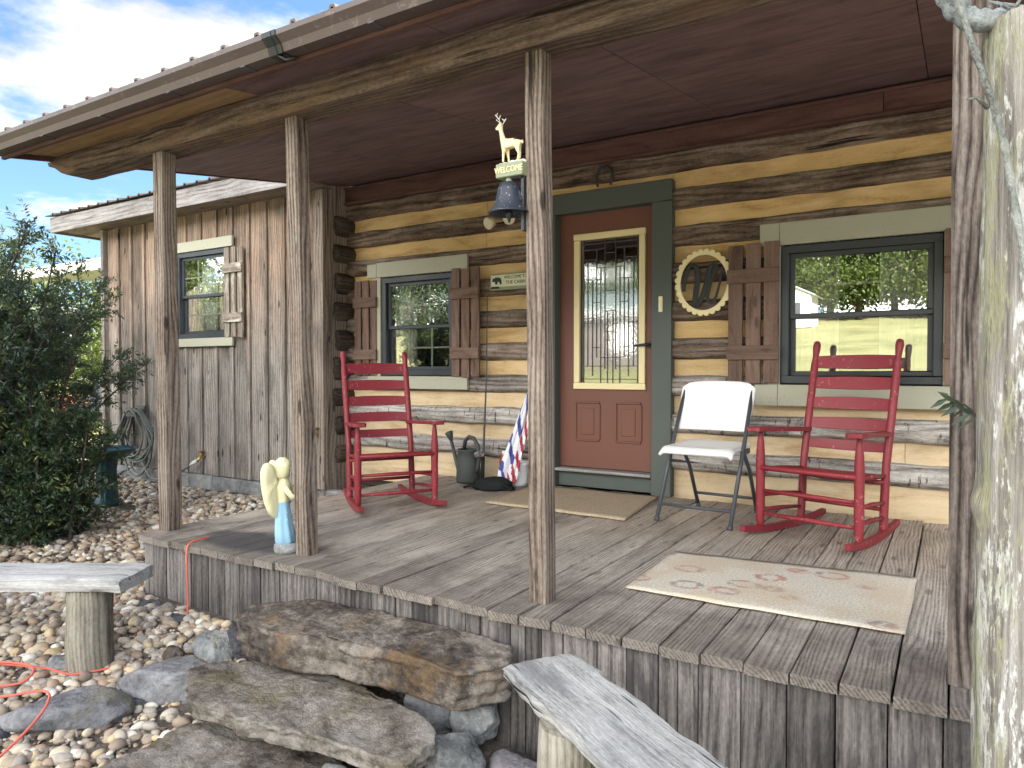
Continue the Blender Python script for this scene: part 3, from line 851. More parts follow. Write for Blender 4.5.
f = MB(); f.box((-7.10, -.45, 2.625), (4.36, .34, .02), g=0, tone=.5); f.box((-9.0, 1.4, 2.625), (.6, 3.3, .02), g=1, tone=.5); f.build('soffit', 'siding', wing, world=True)
rb = ribbed((-.67, 2.795), (3.0, 3.45), -9.36, -4.9, .2)
o = rb.build('roof', 'roof', wing, world=True); md = o.modifiers.new('s', 'SOLIDIFY'); md.thickness = .012
# spigots
def spigot(x, y, z, par, hose=True):
    s = MB(); s.tube([(x, y + .06, z), (x, y - .03, z), (x, y - .05, z - .02), (x - .005, y - .055, z - .05)], [.013, .015, .014, .012], 10); s.tube([(x, y - .02, z), (x, y - .02, z + .05)], .008, 8)
    o = s.build('spigot', 'brass', par, world=True)
    h = MB(); h.lathe([(.012, 0), (.034, .002), (.034, .012), (.01, .014)], (x, y - .02, z + .05), 10, mod=lambda a, z: 1 + .15 * math.cos(5 * a)); h.build('spigot_handle', 'redlid' if hose else 'brass', o, world=True)
    return o
spigot(-6.82, YW - .03, .0, wing); spigot(-5.05, YW - .06, .33, wing, False)

# ------------------------------------------------------------------ front porch
porch = thing('front_porch', 'timber porch with grey plank deck, square posts and brown plywood ceiling', 'porch', (-1.9, -1.4, -.5))
DX0, DX1, DY = -3.92, .125, -2.755
dk = MB(); x = DX0
seams = [0.002]
while seams[-1] > DX0: seams.append(seams[-1] - .1385 + random.uniform(-.003, .003))
xs_ = [DX1] + seams
for a, b in zip(xs_[:-1], xs_[1:]):
    b = max(b, DX0)
    if a - b < .03: continue
    gap = random.uniform(.0035, .008); xc = (a + b) / 2; wd = a - b - gap
    y0 = DY + random.uniform(-.012, .012); y1 = -.02
    rn = random.random(); of = dk.off(); tilt = random.uniform(-.003, .003); zz = random.uniform(-.003, .002)
    n = 12; vs, gs = [], []
    for i in range(n + 1):
        y = y0 + (y1 - y0) * i / n
        z = zz + .002 * mn.noise(V((xc * 7, y * 1.5, 0)))
        cup = .0022
        for (dx, dz) in ((-.5, -.036), (-.5, -.004), (-.47, 0.0), (0, -cup), (.47, 0), (.5, -.004), (.5, -.036)):
            px = xc + dx * wd + .0015 * mn.noise(V((xc * 9, y * 2.2, dx * 4)))
            vs.append((px, y, z + dz + tilt * dx * 2)); gs.append(V((y, px, dz)) + of)
    fs = [(i * 7 + j, i * 7 + j + 1, (i + 1) * 7 + j + 1, (i + 1) * 7 + j) for i in range(n) for j in range(6)]
    fs += [(i * 7 + 6, i * 7, (i + 1) * 7, (i + 1) * 7 + 6) for i in range(n)] + [tuple(range(7)), tuple(n * 7 + j for j in reversed(range(7)))]
    dk.add(vs, fs, gs, rn)
dk.build('deck_floor', 'deck', porch, world=True)
# front and end skirts of upright boards
sk = MB(); x = DX0 + .02
while x < DX1 - .02:
    wd = random.choice((.07, .09, .115, .14, .14)); xe = min(DX1 - .01, x + wd)
    sk.box(((x + xe) / 2, -2.712 + random.uniform(-.004, .004), -.39), (xe - x - random.uniform(.002, .006), .022, .70), g=2)
    x = xe
y = -2.68
while y < -.1:
    ye = min(-.1, y + random.choice((.09, .14))); sk.box((DX0 + .03, (y + ye) / 2, -.37), (.022, ye - y - .004, .66), g=2); sk.box((DX1 - .03, (y + ye) / 2, -.39), (.022, ye - y - .004, .7), g=2); y = ye
sk.build('deck_skirt', 'skirt', porch, .002, world=True)
jo = MB(); jo.box(((DX0 + DX1) / 2, -2.66, -.12), (DX1 - DX0 - .12, .04, .16)); jo.box(((DX0 + DX1) / 2, -1.4, -.12), (DX1 - DX0 - .12, .04, .16)); jo.build('joist', 'skirt', porch, world=True)
# posts
def post(bx, by, tx, ty, zt, s, mt='post'):
    p = MB(); n = 26; vs, gs = [], []; of = p.off(); r_ = .16
    prof = [(-.5, -.5 + r_ / 2), (-.5 + r_ / 2, -.5), (0, -.5), (.5 - r_ / 2, -.5), (.5, -.5 + r_ / 2), (.5, 0), (.5, .5 - r_ / 2), (.5 - r_ / 2, .5), (0, .5), (-.5 + r_ / 2, .5), (-.5, .5 - r_ / 2), (-.5, 0)]
    k = len(prof); ph = random.uniform(0, 99)
    for i in range(n + 1):
        t = i / n; z = .0 + zt * t
        for j, (u, v) in enumerate(prof):
            w_ = 1 + .035 * mn.noise(V((u * 2, v * 2 + ph, z * 2.2)))
            vs.append((bx + (tx - bx) * t + u * s * w_, by + (ty - by) * t + v * s * w_, z)); gs.append(V((z, u * s, v * s)) + of)
    fs = [(i * k + j, i * k + (j + 1) % k, (i + 1) * k + (j + 1) % k, (i + 1) * k + j) for i in range(n) for j in range(k)]
    fs += [tuple(reversed(range(k))), tuple(n * k + j for j in range(k))]
    p.add(vs, fs, gs, None)
    return p.build('post', mt, porch, world=True)
post(-3.875, -2.58, -3.905, -2.58, 2.20, .094); post(-2.765, -2.55, -2.805, -2.57, 2.20, .084); post(-1.395, -2.56, -1.42, -2.56, 2.19, .082); post(.052, -2.55, .045, -2.55, 2.2, .108, 'post_shaded')
# beam (hewn log)
bm_ = MB(); n = 90; prof = [(-.085, .0), (-.095, .03), (-.09, .10), (-.07, .15), (.07, .15), (.09, .10), (.085, .03), (.075, .0)]; k = len(prof); vs, gs = [], []; of = bm_.off()
for i in range(n + 1):
    x = -5.08 + 6.6 * i / n
    endt = ss(-5.08, -4.85, x)
    for j, (y, z) in enumerate(prof):
        zz = 2.185 + z + .012 * mn.noise(V((x * 1.1, j * .4, 1))) + .006 * mn.noise(V((x * 6, j, 2))) - .0 * x
        if z < .05: zz += (1 - endt) * .085
        vs.append((x, -2.56 + y + .012 * mn.noise(V((x * 1.6, j * .5, 7))) + .004 * mn.noise(V((x * 9, j, 5))), zz)); gs.append(V((x, y, z)) + of)
fs = [(i * k + j, i * k + (j + 1) % k, (i + 1) * k + (j + 1) % k, (i + 1) * k + j) for i in range(n) for j in range(k)] + [tuple(range(k)), tuple(n * k + j for j in reversed(range(k)))]
bm_.add(vs, fs, gs, .5)
bm_.build('beam', 'beam', porch, world=True)
# ceiling plywood, sloping
SL = (2.70 - 2.325) / 2.5
cz = lambda y: 2.70 + SL * y
cp = MB(); x = -5.02
while x < 1.6:
    xe = min(1.6, x + 1.22)
    for (ya, yb) in ((-2.53, -1.3), (-1.297, -.03)):
        rot = Matrix.Rotation(math.atan(SL), 3, 'X')
        cp.box(((x + xe) / 2, (ya + yb) / 2, cz((ya + yb) / 2) + .006), (xe - x - .004, (yb - ya) / math.cos(math.atan(SL)), .012), rot, 0)
    x = xe
cp.build('ceiling_panel', 'ply', porch, world=True)
# outer soffit
so = MB(); so2 = MB(); rot = Matrix.Rotation(math.atan(SL), 3, 'X'); x = -5.02; i = 0
while x < 1.6:
    xe = min(1.6, x + (1.0 if i < 2 else 1.22))
    (so2 if i < 2 else so).box(((x + xe) / 2, -2.755, cz(-2.755) + .03), (xe - x - .004, .31, .012), rot, 0); x = xe; i += 1
so.build('soffit_panel', 'ply', porch, world=True); so2.build('soffit_panel', 'raw_ply', porch, world=True)['label'] = 'bare yellow plywood soffit panel'
e = MB(); e.box((-1.7, -2.925, cz(-2.92) + .045), (6.7, .02, .13), g=0); e.build('fascia', 'frieze', porch, world=True)
e = MB(); e.box((-1.7, -2.905, cz(-2.92) + .005), (6.7, .03, .022), g=0); e.build('soffit_trim', 'frieze', porch, world=True)
rk = MB(); rk.bar((-5.045, -2.93, cz(-2.93) + .06), (-5.045, .0, cz(0) + .06), .022, .13); rk.build('rake_board', 'frieze', porch, world=True)
# gutter: K profile
gu = MB(); GP = [(-2.94, 2.34), (-2.94, 2.258), (-3.005, 2.258), (-3.018, 2.288), (-3.043, 2.315), (-3.043, 2.337), (-3.033, 2.337), (-3.032, 2.319), (-3.006, 2.293), (-2.996, 2.268), (-2.95, 2.268), (-2.95, 2.34)]
for xa, xb in ((-5.30, -2.43), (-2.428, 1.6)):
    vs = [(x, y, z) for x in (xa, xb) for y, z in GP]; k = len(GP)
    gu.add(vs, [(j, (j + 1) % k, k + (j + 1) % k, k + j) for j in range(k)] + [tuple(range(k)), tuple(range(k, 2 * k))], vs, .5)
gut = gu.build('gutter', 'bronze', porch, world=True)
tp = MB()
for i in range(3):
    x = -2.43 + (i - 1) * .026
    pts = [(y + (-.004 if y < -2.97 else .004), z - (.004 if z < 2.3 else 0)) for y, z in GP[1:6]]
    vs = [(xx + random.uniform(-.004, .004), y, z) for xx in (x - .015, x + .015) for (y, z) in pts]; k = len(pts)
    tp.add(vs, [(j, j + 1, k + j + 1, k + j) for j in range(k - 1)], vs, .5)
tp.tube([(-2.43, -3.0, 2.26), (-2.40, -2.98, 2.235), (-2.36, -2.96, 2.245)], .008, 6)
o = tp.build('joint_tape', 'tape', gut, world=True); md = o.modifiers.new('s', 'SOLIDIFY'); md.thickness = .003
for x in (-4.4, -3.8, -3.2, -2.65, -1.9, -1.2, -.5):
    tp = MB(); tp.box((x, -2.96, 2.257), (.03, .09, .005)); tp.build('gutter_strap', 'charcoal', gut, world=True)
rb = ribbed((-2.98, 2.366), (.02, 2.366 + SL * 3.0), -5.08, 1.6, .229, .03)
o = rb.build('roof', 'roof', porch, world=True); md = o.modifiers.new('s', 'SOLIDIFY'); md.thickness = .012

# ------------------------------------------------------------------ rocking chairs
def rocking_chair(label, loc, rz):
    t = thing('rocking_chair', label, 'rocking chair', loc, rz, 'red ladder back rocking chairs')
    def rz_(y): return .024 + .20 * (y - .02) ** 2
    for s in (-1, 1):
        m = MB(); n = 14
        ptsb = []
        vs, gs = [], []; of = m.off()
        for i in range(n + 1):
            y = -.43 + .90 * i / n; x = s * (.292 - .04 * (y + .24) / .46)
            hh = .034 + .012 * math.sin(PI * i / n)
            z = rz_(y)
            for dx, dz in ((-.018, -.024), (.018, -.024), (.018, hh - .024), (-.018, hh - .024)):
                vs.append((x + dx, y, z + dz + .0)); gs.append(V((y, dx, dz)) + of)
        m.add(vs, [(i * 4 + j, i * 4 + (j + 1) % 4, (i + 1) * 4 + (j + 1) % 4, (i + 1) * 4 + j) for i in range(n) for j in range(4)] + [(3, 2, 1, 0), (n * 4, n * 4 + 1, n * 4 + 2, n * 4 + 3)], gs)
        m.build('rocker', 'red', t, .004)
        m = MB()
        prof = [(0, .018), (.05, .024), (.16, .027), (.3, .026), (.36, .028), (.44, .027), (.5, .024), (.555, .02), (.6, .014), (.62, .014)]
        z0 = rz_(-.25)
        m.tube([(s * .292, -.25, z0 + q * .96) for q, r_ in prof], [r_ for q, r_ in prof], 14)
        m.build('leg', 'red', t)
        m = MB()
        b0 = V((s * .252, .19, rz_(.19))); b1 = V((s * .252, .225, .42)); b2 = V((s * .256, .40, 1.13))
        pts, rad = [], []
        for q in range(11): p = b0.lerp(b1, q / 10); pts.append(p); rad.append(.022 + .003 * math.sin(q / 10 * PI))
        for q in range(1, 16): pts.append(b1.lerp(b2, q / 15)); rad.append(.0235 if q < 14 else (.018 if q == 14 else .022))
        d = (b2 - b1).normalized()
        for dz, r_ in ((.012, .024), (.035, .0235), (.055, .019), (.062, .008)): pts.append(b2 + d * dz); rad.append(r_)
        m.tube(pts, rad, 14)
        m.build('back_post', 'red', t)
        # arm
        m = MB()
        ap = [(-.345, .028), (-.335, .046), (-.28, .054), (-.18, .046), (0, .034), (.2, .028), (.27, .026)]
        outl = [(s * .295 + u, y) for y, u in ap] + [(s * .295 - u, y) for y, u in reversed(ap)]
        z_at = lambda y: .645 - .03 * (y + .34) / .6
        n = len(ap); vs = []; gs = []; of = m.off()
        for dz in (0, .028):
            for (x, y) in outl:
                xx = x - s * .05 * max(0, (y + .24) / .5); vs.append((xx, y, z_at(y) + dz - .012 - .02 * max(0, (-y - .3)) * 4)); gs.append(V((y, x, dz)) + of)
        k = 2 * n
        fs = [(j, (j + 1) % k, k + (j + 1) % k, k + j) for j in range(k)]
        for lay in (0, k):
            for j in range(n - 1):
                fs.append((lay + j, lay + j + 1, lay + k - 2 - j, lay + k - 1 - j))
        m.add(vs, fs, gs)
        m.build('armrest', 'red', t, .006, 2)
    b1 = V((0, .225, .42)); b2 = V((0, .40, 1.13))
    for i, (f_, h) in enumerate(((.16, .06), (.34, .064), (.52, .068), (.70, .07), (.89, .078))):
        m = MB(); c = b1.lerp(b2, f_); d = (b2 - b1).normalized(); n = 14; vs, gs = [], []; of = m.off()
        nr = V((0, d.z, -d.y))
        for q in range(n + 1):
            u = q / n * 2 - 1; x = u * .250
            bow = nr * (.028 * (1 - u * u)); topz = h / 2 + .014 * (1 - u * u) * (1 if i else .3)
            for sd in (-.006, .006):
                for hh in (-h / 2, topz):
                    p = c + bow + nr * sd + d * hh; vs.append((x, p.y, p.z)); gs.append(V((x, hh, sd)) + of)
        fs = []
        for q in range(n):
            a = q * 4; b = a + 4
            fs += [(a, a + 1, b + 1, b), (a + 2, b + 2, b + 3, a + 3), (a + 1, a + 3, b + 3, b + 1), (a, b, b + 2, a + 2)]
        fs += [(0, 2, 3, 1), (n * 4, n * 4 + 1, n * 4 + 3, n * 4 + 2)]
        m.add(vs, fs, gs)
        m.build('back_slat', 'red', t, .002)
    # seat of slats on rails
    m = MB(); n = 9
    for q in range(n):
        y = -.25 + .44 * q / (n - 1); wd = .575 - .08 * q / (n - 1)
        m.box((0, y, .412 - .012 * math.sin(PI * q / (n - 1)) - .045 * q / (n - 1)), (wd, .046, .018), g=0)
    m.tube([(-.285, -.262, .41), (.285, -.262, .41)], .017, 10)
    m.build('seat', 'red', t, .004)
    m = MB()
    for z in (.13, .27): m.tube([(-.292, -.25, z), (0, -.25, z), (.292, -.25, z)], [.011, .015, .011], 10)
    for z in (.17, .33): m.tube([(-.252, .2, z), (.252, .2, z)], [.013, .013], 10)
    for s in (-1, 1):
        for z in (.15, .24, .40): m.tube([(s * .292, -.25, z), (s * .27, -.02, z - .01), (s * .252, .2, z - .03)], [.011, .014, .011], 10)
    m.build('stretcher', 'red', t)
    return t
rocking_chair('red rocking chair by the right window, angled beside the white folding chair', (-.59, -.75, 0), R(-16.5)).scale = (.93, .93, .93)
rocking_chair('red rocking chair near the left window, in front of the watering can', (-3.31, -1.33, 0), R(57)).scale = (.895, .895, .895)

# ------------------------------------------------------------------ folding chair
fc = thing('folding_chair', 'white plastic folding chair with charcoal metal legs beside the door', 'folding chair', (-1.29, -.55, 0), R(-4))
# legs: front legs run up to the back; rear legs cross
for s in (-1, 1):
    m = MB(); x = s * .228
    m.tube([(x, -.33, .012), (x, -.10, .44), (x * .97, .10, .80)], .0125, 10); m.tube([(x, -.335, .0), (x, -.322, .025)], .016, 10)
    m.build('front_leg', 'charcoal', fc)
    m = MB(); x = s * .198
    m.tube([(x, .28, .012), (x, .12, .30), (x, -.03, .45)], .0125, 10); m.tube([(x, .285, 0), (x, .27, .025)], .016, 10); m.box((s * .215, -.02, .43), (.03, .10, .03))
    m.build('rear_leg', 'charcoal', fc)
m = MB(); m.tube([(-.228, -.285, .10), (.228, -.285, .10)], .010, 8); m.build('crossbar', 'charcoal', fc); m = MB(); m.tube([(-.198, .235, .10), (.198, .235, .10)], .010, 8); m.build('crossbar', 'charcoal', fc)
def shell(nx, ny, fn, th):
    m = MB(); vs = [fn(i / nx * 2 - 1, j / ny) for j in range(ny + 1) for i in range(nx + 1)]; k = nx + 1
    m.add(vs, [(j * k + i, j * k + i + 1, (j + 1) * k + i + 1, (j + 1) * k + i) for j in range(ny) for i in range(nx)], vs, .5, 0, True)
    return m
def seatf(u, v):
    w_ = .232 - .016 * v; e = max(0, abs(u) - .86) / .14
    return (u * w_, -.31 + .42 * v, .462 - .014 * math.sin(PI * min(1, v * 1.15)) * (1 - u * u) - .022 * e ** 2 - .03 * max(0, .1 - v) / .1 * 1.0 + .012 * v)
o = shell(20, 18, seatf, .02).build('seat', 'white', fc); md = o.modifiers.new('s', 'SOLIDIFY'); md.thickness = .022; md.offset = -1
md = o.modifiers.new('b', 'BEVEL'); md.width = .006; md.segments = 2; md.limit_method = 'ANGLE'
def backf(u, v):
    z = .55 + .29 * v; w_ = .222 + .018 * ss(0, 1, v)
    top = .022 * (1 - abs(u) ** 3) * ss(.6, 1, v) - .02 * ss(.8, 1, abs(u)) * ss(.7, 1, v)
    return (u * w_, .005 + .11 * v + .035 * (1 - u * u) - .02, z + top)
o = shell(22, 16, backf, .02).build('backrest', 'white', fc); md = o.modifiers.new('s', 'SOLIDIFY'); md.thickness = .024; md.offset = -1
md = o.modifiers.new('b', 'BEVEL'); md.width = .008; md.segments = 2; md.limit_method = 'ANGLE'

# ------------------------------------------------------------------ mats
def mat_obj(name, label, corners, m_, th=.01, frill=False):
    mb = MB(); nx, ny = 30, 14; vs, gs = [], []
    c = [V((*p, 0)) for p in corners]
    for j in range(ny + 1):
        for i in range(nx + 1):
            u, v = i / nx, j / ny
            p = (c[0] * (1 - u) + c[3] * u) * (1 - v) + (c[1] * (1 - u) + c[2] * u) * v
            p.x += .004 * mn.noise(V((p.x * 6, p.y * 6, 2))); p.y += .004 * mn.noise(V((p.x * 6, p.y * 6, 5)))
            e = .004 * mn.noise(V((p.x * 5, p.y * 5, 0)))
            vs.append((p.x, p.y, .006 + th + max(-.002, e))); gs.append((p.x, p.y, 0))
    k = nx + 1
    mb.add(vs, [(j * k + i, j * k + i + 1, (j + 1) * k + i + 1, (j + 1) * k + i) for j in range(ny) for i in range(nx)], gs, .5, 0, True)
    o = mb.build(name, m_); md = o.modifiers.new('s', 'SOLIDIFY'); md.thickness = th; md.offset = -1
    return tag(o, label, 'mat')
mat_obj('doormat', 'plain tan doormat lying at the threshold of the brown door', ((-2.75, -.97), (-2.80, -.13), (-1.80, -.13), (-1.70, -1.0)), 'mat', .012)
mat_obj('rug', 'faded beige and peach patterned rug on the deck front edge', ((-1.166, -2.257), (-1.188, -1.556), (-.119, -1.441), (-.129, -2.249)), 'rug', .003)

# ------------------------------------------------------------------ watering can, bag, bucket, umbrella, rod
t = thing('watering_can', 'dark green plastic watering can standing by the log wall', 'watering can', (-3.40, -.24, 0), R(-15))
m = MB(); m.lathe([(.0, .004), (.098, .004), (.104, .02), (.100, .10), (.096, .20), (.092, .26), (.096, .268), (.096, .276), (.088, .276), (.085, .25), (.09, .05), (.0, .03)], n=32)
m.build('body', 'can', t)
m = MB(); m.tube([(-.085, 0, .06), (-.13, 0, .10), (-.19, 0, .23), (-.235, 0, .345)], [.026, .022, .016, .013], 12); sp = m.build('spout', 'can', t)
m = MB(); m.tube([(-.228, 0, .33), (-.25, 0, .375), (-.262, 0, .395)], [.014, .03, .036], 14); m.build('rose', 'can', sp)
m = MB(); pts = [(-.06, 0, .27), (-.04, 0, .345), (.01, 0, .378), (.07, 0, .368), (.12, 0, .31), (.135, 0, .22), (.12, 0, .13), (.095, 0, .09)]
m.tube(pts, .017, 12); m.build('handle', 'can', t)

t = thing('fishing_rod', 'slim black fishing rod with reel leaning on the log wall', 'fishing rod', (-3.235, -.28, 0))
m = MB(); m.tube([(0, 0, .0), (-.01, .03, .25), (-.045, .13, .9), (-.085, .20, 1.55)], [.012, .010, .0055, .003], 8); m.build('rod_blank', 'black', t)
m = MB(); m.tube([(0, 0, .02), (-.01, .025, .22)], .016, 10); m.build('grip', 'cloth', t)
m = MB(); m.tube([(-.03, -.05, .24), (.01, -.045, .26)], [.026, .024], 14); m.tube([(0, 0, .25), (-.01, -.045, .25)], .008, 6); m.tube([(.01, -.045, .26), (.04, -.05, .24), (.05, -.05, .26)], .005, 6); m.build('reel', 'fascia', t)
for q in (.45, .75, 1.1, 1.4):
    m = MB(); c = V((-.01 - .058 * (q - .25) / 1.3, .03 + .17 * (q - .25) / 1.3 - .012, q)); m.tube([c + V((.008 * math.cos(a), .004, .008 * math.sin(a))) for a in np.linspace(0, 2 * PI, 9)], .0015, 5); m.build('line_guide', 'iron', t)

def blob(nx=28, ny=14):
    m = MB()
    def fn(p):
        return 1 + .22 * mn.noise(p * 1.7 + V((3, 0, 0))) + .14 * mn.noise(p * 4.5) + .05 * mn.noise(p * 11)
    m.sphere((0, 0, .035), 1, 36, (.17, .115, .058), fn=fn)
    return m
t = thing('cloth_bag', 'crumpled black cloth bag lying beside the watering can', 'bag', (-3.05, -.42, 0), R(20))
blob().build('bag_body', 'cloth', t)
m = MB(); m.tube([(-.1, -.03, .06), (-.16, -.06, .03), (-.22, -.03, .012), (-.2, .04, .012), (-.1, .06, .05)], .009, 6, sq=.5); m.build('strap', 'cloth', t); m = MB(); m.tube([(.06, -.03, .08), (.1, -.09, .06), (.17, -.1, .014), (.19, -.04, .012)], .008, 6); m.build('strap', 'cloth', t)

t = thing('bucket', 'small white bucket with a blue label beside the door frame', 'bucket', (-2.98, -.17, 0))
m = MB(); m.lathe([(.0, .005), (.088, .005), (.094, .03), (.102, .17), (.106, .175), (.106, .19), (.10, .19), (.09, .03), (.0, .02)], n=28); m.build('bucket_body', 'white', t)
m = MB()
vs = []
for i in range(9):
    a = R(-150 + i * 11)
    for z in (.05, .15): vs.append((.0985 * math.cos(a) * (1 + (z - .05) * .35), .0985 * math.sin(a) * (1 + (z - .05) * .35), z))
m.add(vs, [(2 * i, 2 * i + 2, 2 * i + 3, 2 * i + 1) for i in range(8)], vs, .5, 0, True); m.build('bucket_label', 'blue_label', t)
m = MB(); m.tube([(-.10, 0, .17), (-.06, -.10, .12), (.0, -.125, .10), (.06, -.10, .12), (.10, 0, .17)], .0035, 6); m.build('bail', 'charcoal', t)
t = tag(MB().build('placeholder_', 'redlid'), '', None); bpy.data.objects.remove(t)
m = MB(); m.lathe([(.0, 0), (.042, 0), (.045, .02), (.045, .20), (.03, .215), (.03, .235), (.0, .235)], n=18)
t = thing('bottle', 'small red bottle wedged between the black bag and white bucket', 'bottle', (-3.12, -.12, 0)); m.build('bottle_body', 'redlid', t); m = MB(); m.lathe([(.0, .0), (.022, 0), (.022, .03), (.0, .03)], (0, 0, .235), n=14); m.build('cap', 'white', t)

def furled(name, label, cat, base, top, bands, r0, seed):
    """folded cloth round a pole from base to top, spiral stripes by material"""
    random.seed(seed)
    t = thing(name, label, cat, base); d = V(top) - V(base); L = d.length; d.normalize()
    m = MB(); m.tube([V((0, 0, 0)), d * L], .009, 8); m.build('pole', 'whitep', t)
    zax = d; xax = V((1, 0, 0)) - d * d.x; xax.normalize(); yax = zax.cross(xax)
    m = MB(); n = 72; k = 90; vs = []; gs = []
    for i in range(k + 1):
        v = i / k; r_ = r0 * (1.0 * (1 - v) ** .7 + .12) * (1 - .3 * max(0, .1 - v) / .1)
        for j in range(n):
            a = 2 * PI * j / n; rr = r_ * (1 + .28 * math.cos(5 * a + 4 * v) + .08 * math.cos(11 * a + seed))
            p = d * (L * (.06 + .9 * v)) + xax * rr * math.cos(a) + yax * rr * math.sin(a) * .8
            vs.append(p); gs.append(p)
    base_i = 0
    for i in range(k):
        for j in range(n):
            pass
    m.add(vs, [], gs, .5)
    for i in range(k):
        for j in range(n):
            v = i / k; q = int(((j / n) * 3 + v * 5) * 2.2) % len(bands)
            m.f.append((i * n + j, i * n + (j + 1) % n, (i + 1) * n + (j + 1) % n, (i + 1) * n + j)); m.s.append(True); m.mi.append(q)
    m.build('canopy', bands, t)
    return t
furled('umbrella', 'furled white and blue striped umbrella leaning behind the third post', 'umbrella', (-3.02, -.34, 0.0), (-2.86, -.10, .86), ['flagwhite', 'flagwhite', 'navy', 'flagwhite', 'flagwhite', 'navy'], .045, 3)
furled('flag', 'rolled red and white striped flag beside the blue striped umbrella', 'flag', (-2.94, -.34, 0.0), (-2.84, -.12, .72), ['flagred', 'flagwhite'], .036, 5)
random.seed(11)

# ------------------------------------------------------------------ angel statue
an = thing('angel_statue', 'small angel statue with yellowed wings and blue robe by the second post', 'statue', (-2.885, -2.575, 0), R(128))
m = MB(); m.lathe([(0, 0), (.062, 0), (.066, .02), (.058, .045), (.05, .05), (0, .05)], n=20, mod=lambda a, z: 1 + .1 * math.sin(3 * a + z * 40)); m.build('base', 'palestone', an)
m = MB()
prof = [(.046, .045), (.056, .06), (.054, .10), (.047, .16), (.040, .22), (.036, .26), (.044, .31), (.046, .345), (.026, .37), (.020, .385), (.028, .40), (.036, .425), (.036, .45), (.024, .47), (0.0, .476)]
def fold(a, z): return 1 + (.10 * math.sin(7 * a) if z < .24 else .02 * math.sin(4 * a))
vs, gs, fs = [], [], []; n = 28; mis = []
for i, (r_, z) in enumerate(prof):
    lean = .02 * math.sin(z * 6)
    for j in range(n):
        a = 2 * PI * j / n; rr = r_ * fold(a, z); vs.append((rr * math.cos(a), rr * math.sin(a) * .85 + lean, z)); gs.append(vs[-1])
m.add(vs, [], gs, .5)
for i in range(len(prof) - 1):
    for j in range(n):
        m.f.append((i * n + j, i * n + (j + 1) % n, (i + 1) * n + (j + 1) % n, (i + 1) * n + j)); m.s.append(True); m.mi.append(0 if prof[i][1] < .25 else 1)
# folded arms and nose on the same body
m.cur = 1
m.tube([(-.045, 0, .335), (-.055, -.035, .29), (-.02, -.065, .295), (0, -.07, .315)], [.016, .015, .012, .010], 8); m.tube([(.045, 0, .335), (.055, -.035, .29), (.02, -.065, .295), (0, -.07, .315)], [.016, .015, .012, .010], 8)
m.sphere((0, -.03 + .01, .43), .007, 8)
m.build('body', ['robe', 'wing_yellow'], an)
m = MB(); m.sphere((0, .022, .435), 1, 16, (.044, .042, .05), fn=lambda p: 1 + .06 * math.sin(9 * p.x) + (.25 if p.z < -.5 else 0)); m.build('hair', 'wing_yellow', an)
for s in (-1, 1):
    m = MB()
    wp = [(0.0, -.14), (.05, -.115), (.085, -.03), (.10, .07), (.095, .12), (.07, .145), (.035, .13), (.01, .06), (-.005, -.03)]
    out2 = []
    for i in range(len(wp)):
        p0, p1, p2, p3 = (V((*wp[(i + q) % len(wp)], 0)) for q in (-1, 0, 1, 2))
        for tt in np.linspace(0, 1, 5)[:-1]:
            out2.append((p1 * 2 + (p2 - p0) * tt + (p0 * 2 - p1 * 5 + p2 * 4 - p3) * tt ** 2 + (p1 * 3 - p0 - p2 * 3 + p3) * tt ** 3) * .5)
    ca, sa = math.cos(R(35)), math.sin(R(35))
    cen = sum(out2, V()) / len(out2); vs = []; n = len(out2); rings = [(1, 0), (.97, .012), (.7, .02), (.35, .023), (.02, .024)]
    allv = []
    for (q, dz) in [(a, -b) for a, b in reversed(rings)] + rings[0:]:
        for p in out2:
            w_ = cen + (p - cen) * q
            ridge = .004 * math.sin((w_.y + w_.x) * 70) if q < .95 else 0
            x_, y_ = w_.x * ca - (dz + ridge) * sa * 1, w_.x * sa + (dz + ridge) * ca
            allv.append((s * (x_ + .01), .045 + y_, .32 + w_.y))
    L = len(rings) * 2
    m.add(allv, [(i * n + j, i * n + (j + 1) % n, (i + 1) * n + (j + 1) % n, (i + 1) * n + j) for i in range(L - 1) for j in range(n)] + [tuple(range(n)), tuple((L - 1) * n + j for j in range(n))], allv, .5, 0, True)
    m.build('wing', 'wing_yellow', an)

# ------------------------------------------------------------------ welcome bell with deer on third post
bl = thing('welcome_bell', 'black iron bell topped by a cream deer on the third post', 'bell', (-1.455, -2.62, 1.60))
def bw(mb, name, mats, par=bl, **k): return mb.build(name, mats, par, world=True, **k)
# bracket on the post's left/front face: hangs out toward -X
m = MB(); m.box((-1.458, -2.60, 1.59), (.012, .032, .21)); m.tube([(-1.46, -2.615, 1.70), (-1.50, -2.615, 1.70), (-1.52, -2.615, 1.70)], .010, 8); m.tube([(-1.462, -2.615, 1.60), (-1.475, -2.615, 1.64), (-1.50, -2.615, 1.68)], .008, 8)
bw(m, 'bracket', 'iron')
BC = V((-1.520, -2.615, 1.56))
m = MB(); m.lathe([(.018, .125), (.038, .118), (.047, .095), (.053, .06), (.064, .025), (.082, .004), (.085, .0), (.081, -.003), (.058, .02), (.047, .055), (.04, .10), (.015, .108)], BC, 32); be = bw(m, 'bell_body', 'belliron')
m = MB(); m.tube([BC + V((0, 0, .11)), BC + V((0, 0, -.005))], .004, 6); m.lathe([(.0, .012), (.014, .006), (.016, -.008), (.008, -.022), (.004, -.036), (.0, -.04)], BC, 12); bw(m, 'clapper', 'iron', be)
m = MB(); m.tube([BC + V((0, 0, .12)), BC + V((0, 0, .15))], .014, 10); m.box((-1.507, -2.615, 1.728), (.125, .05, .056)); pl = bw(m, 'plaque', 'signgreen', bevel=.003)
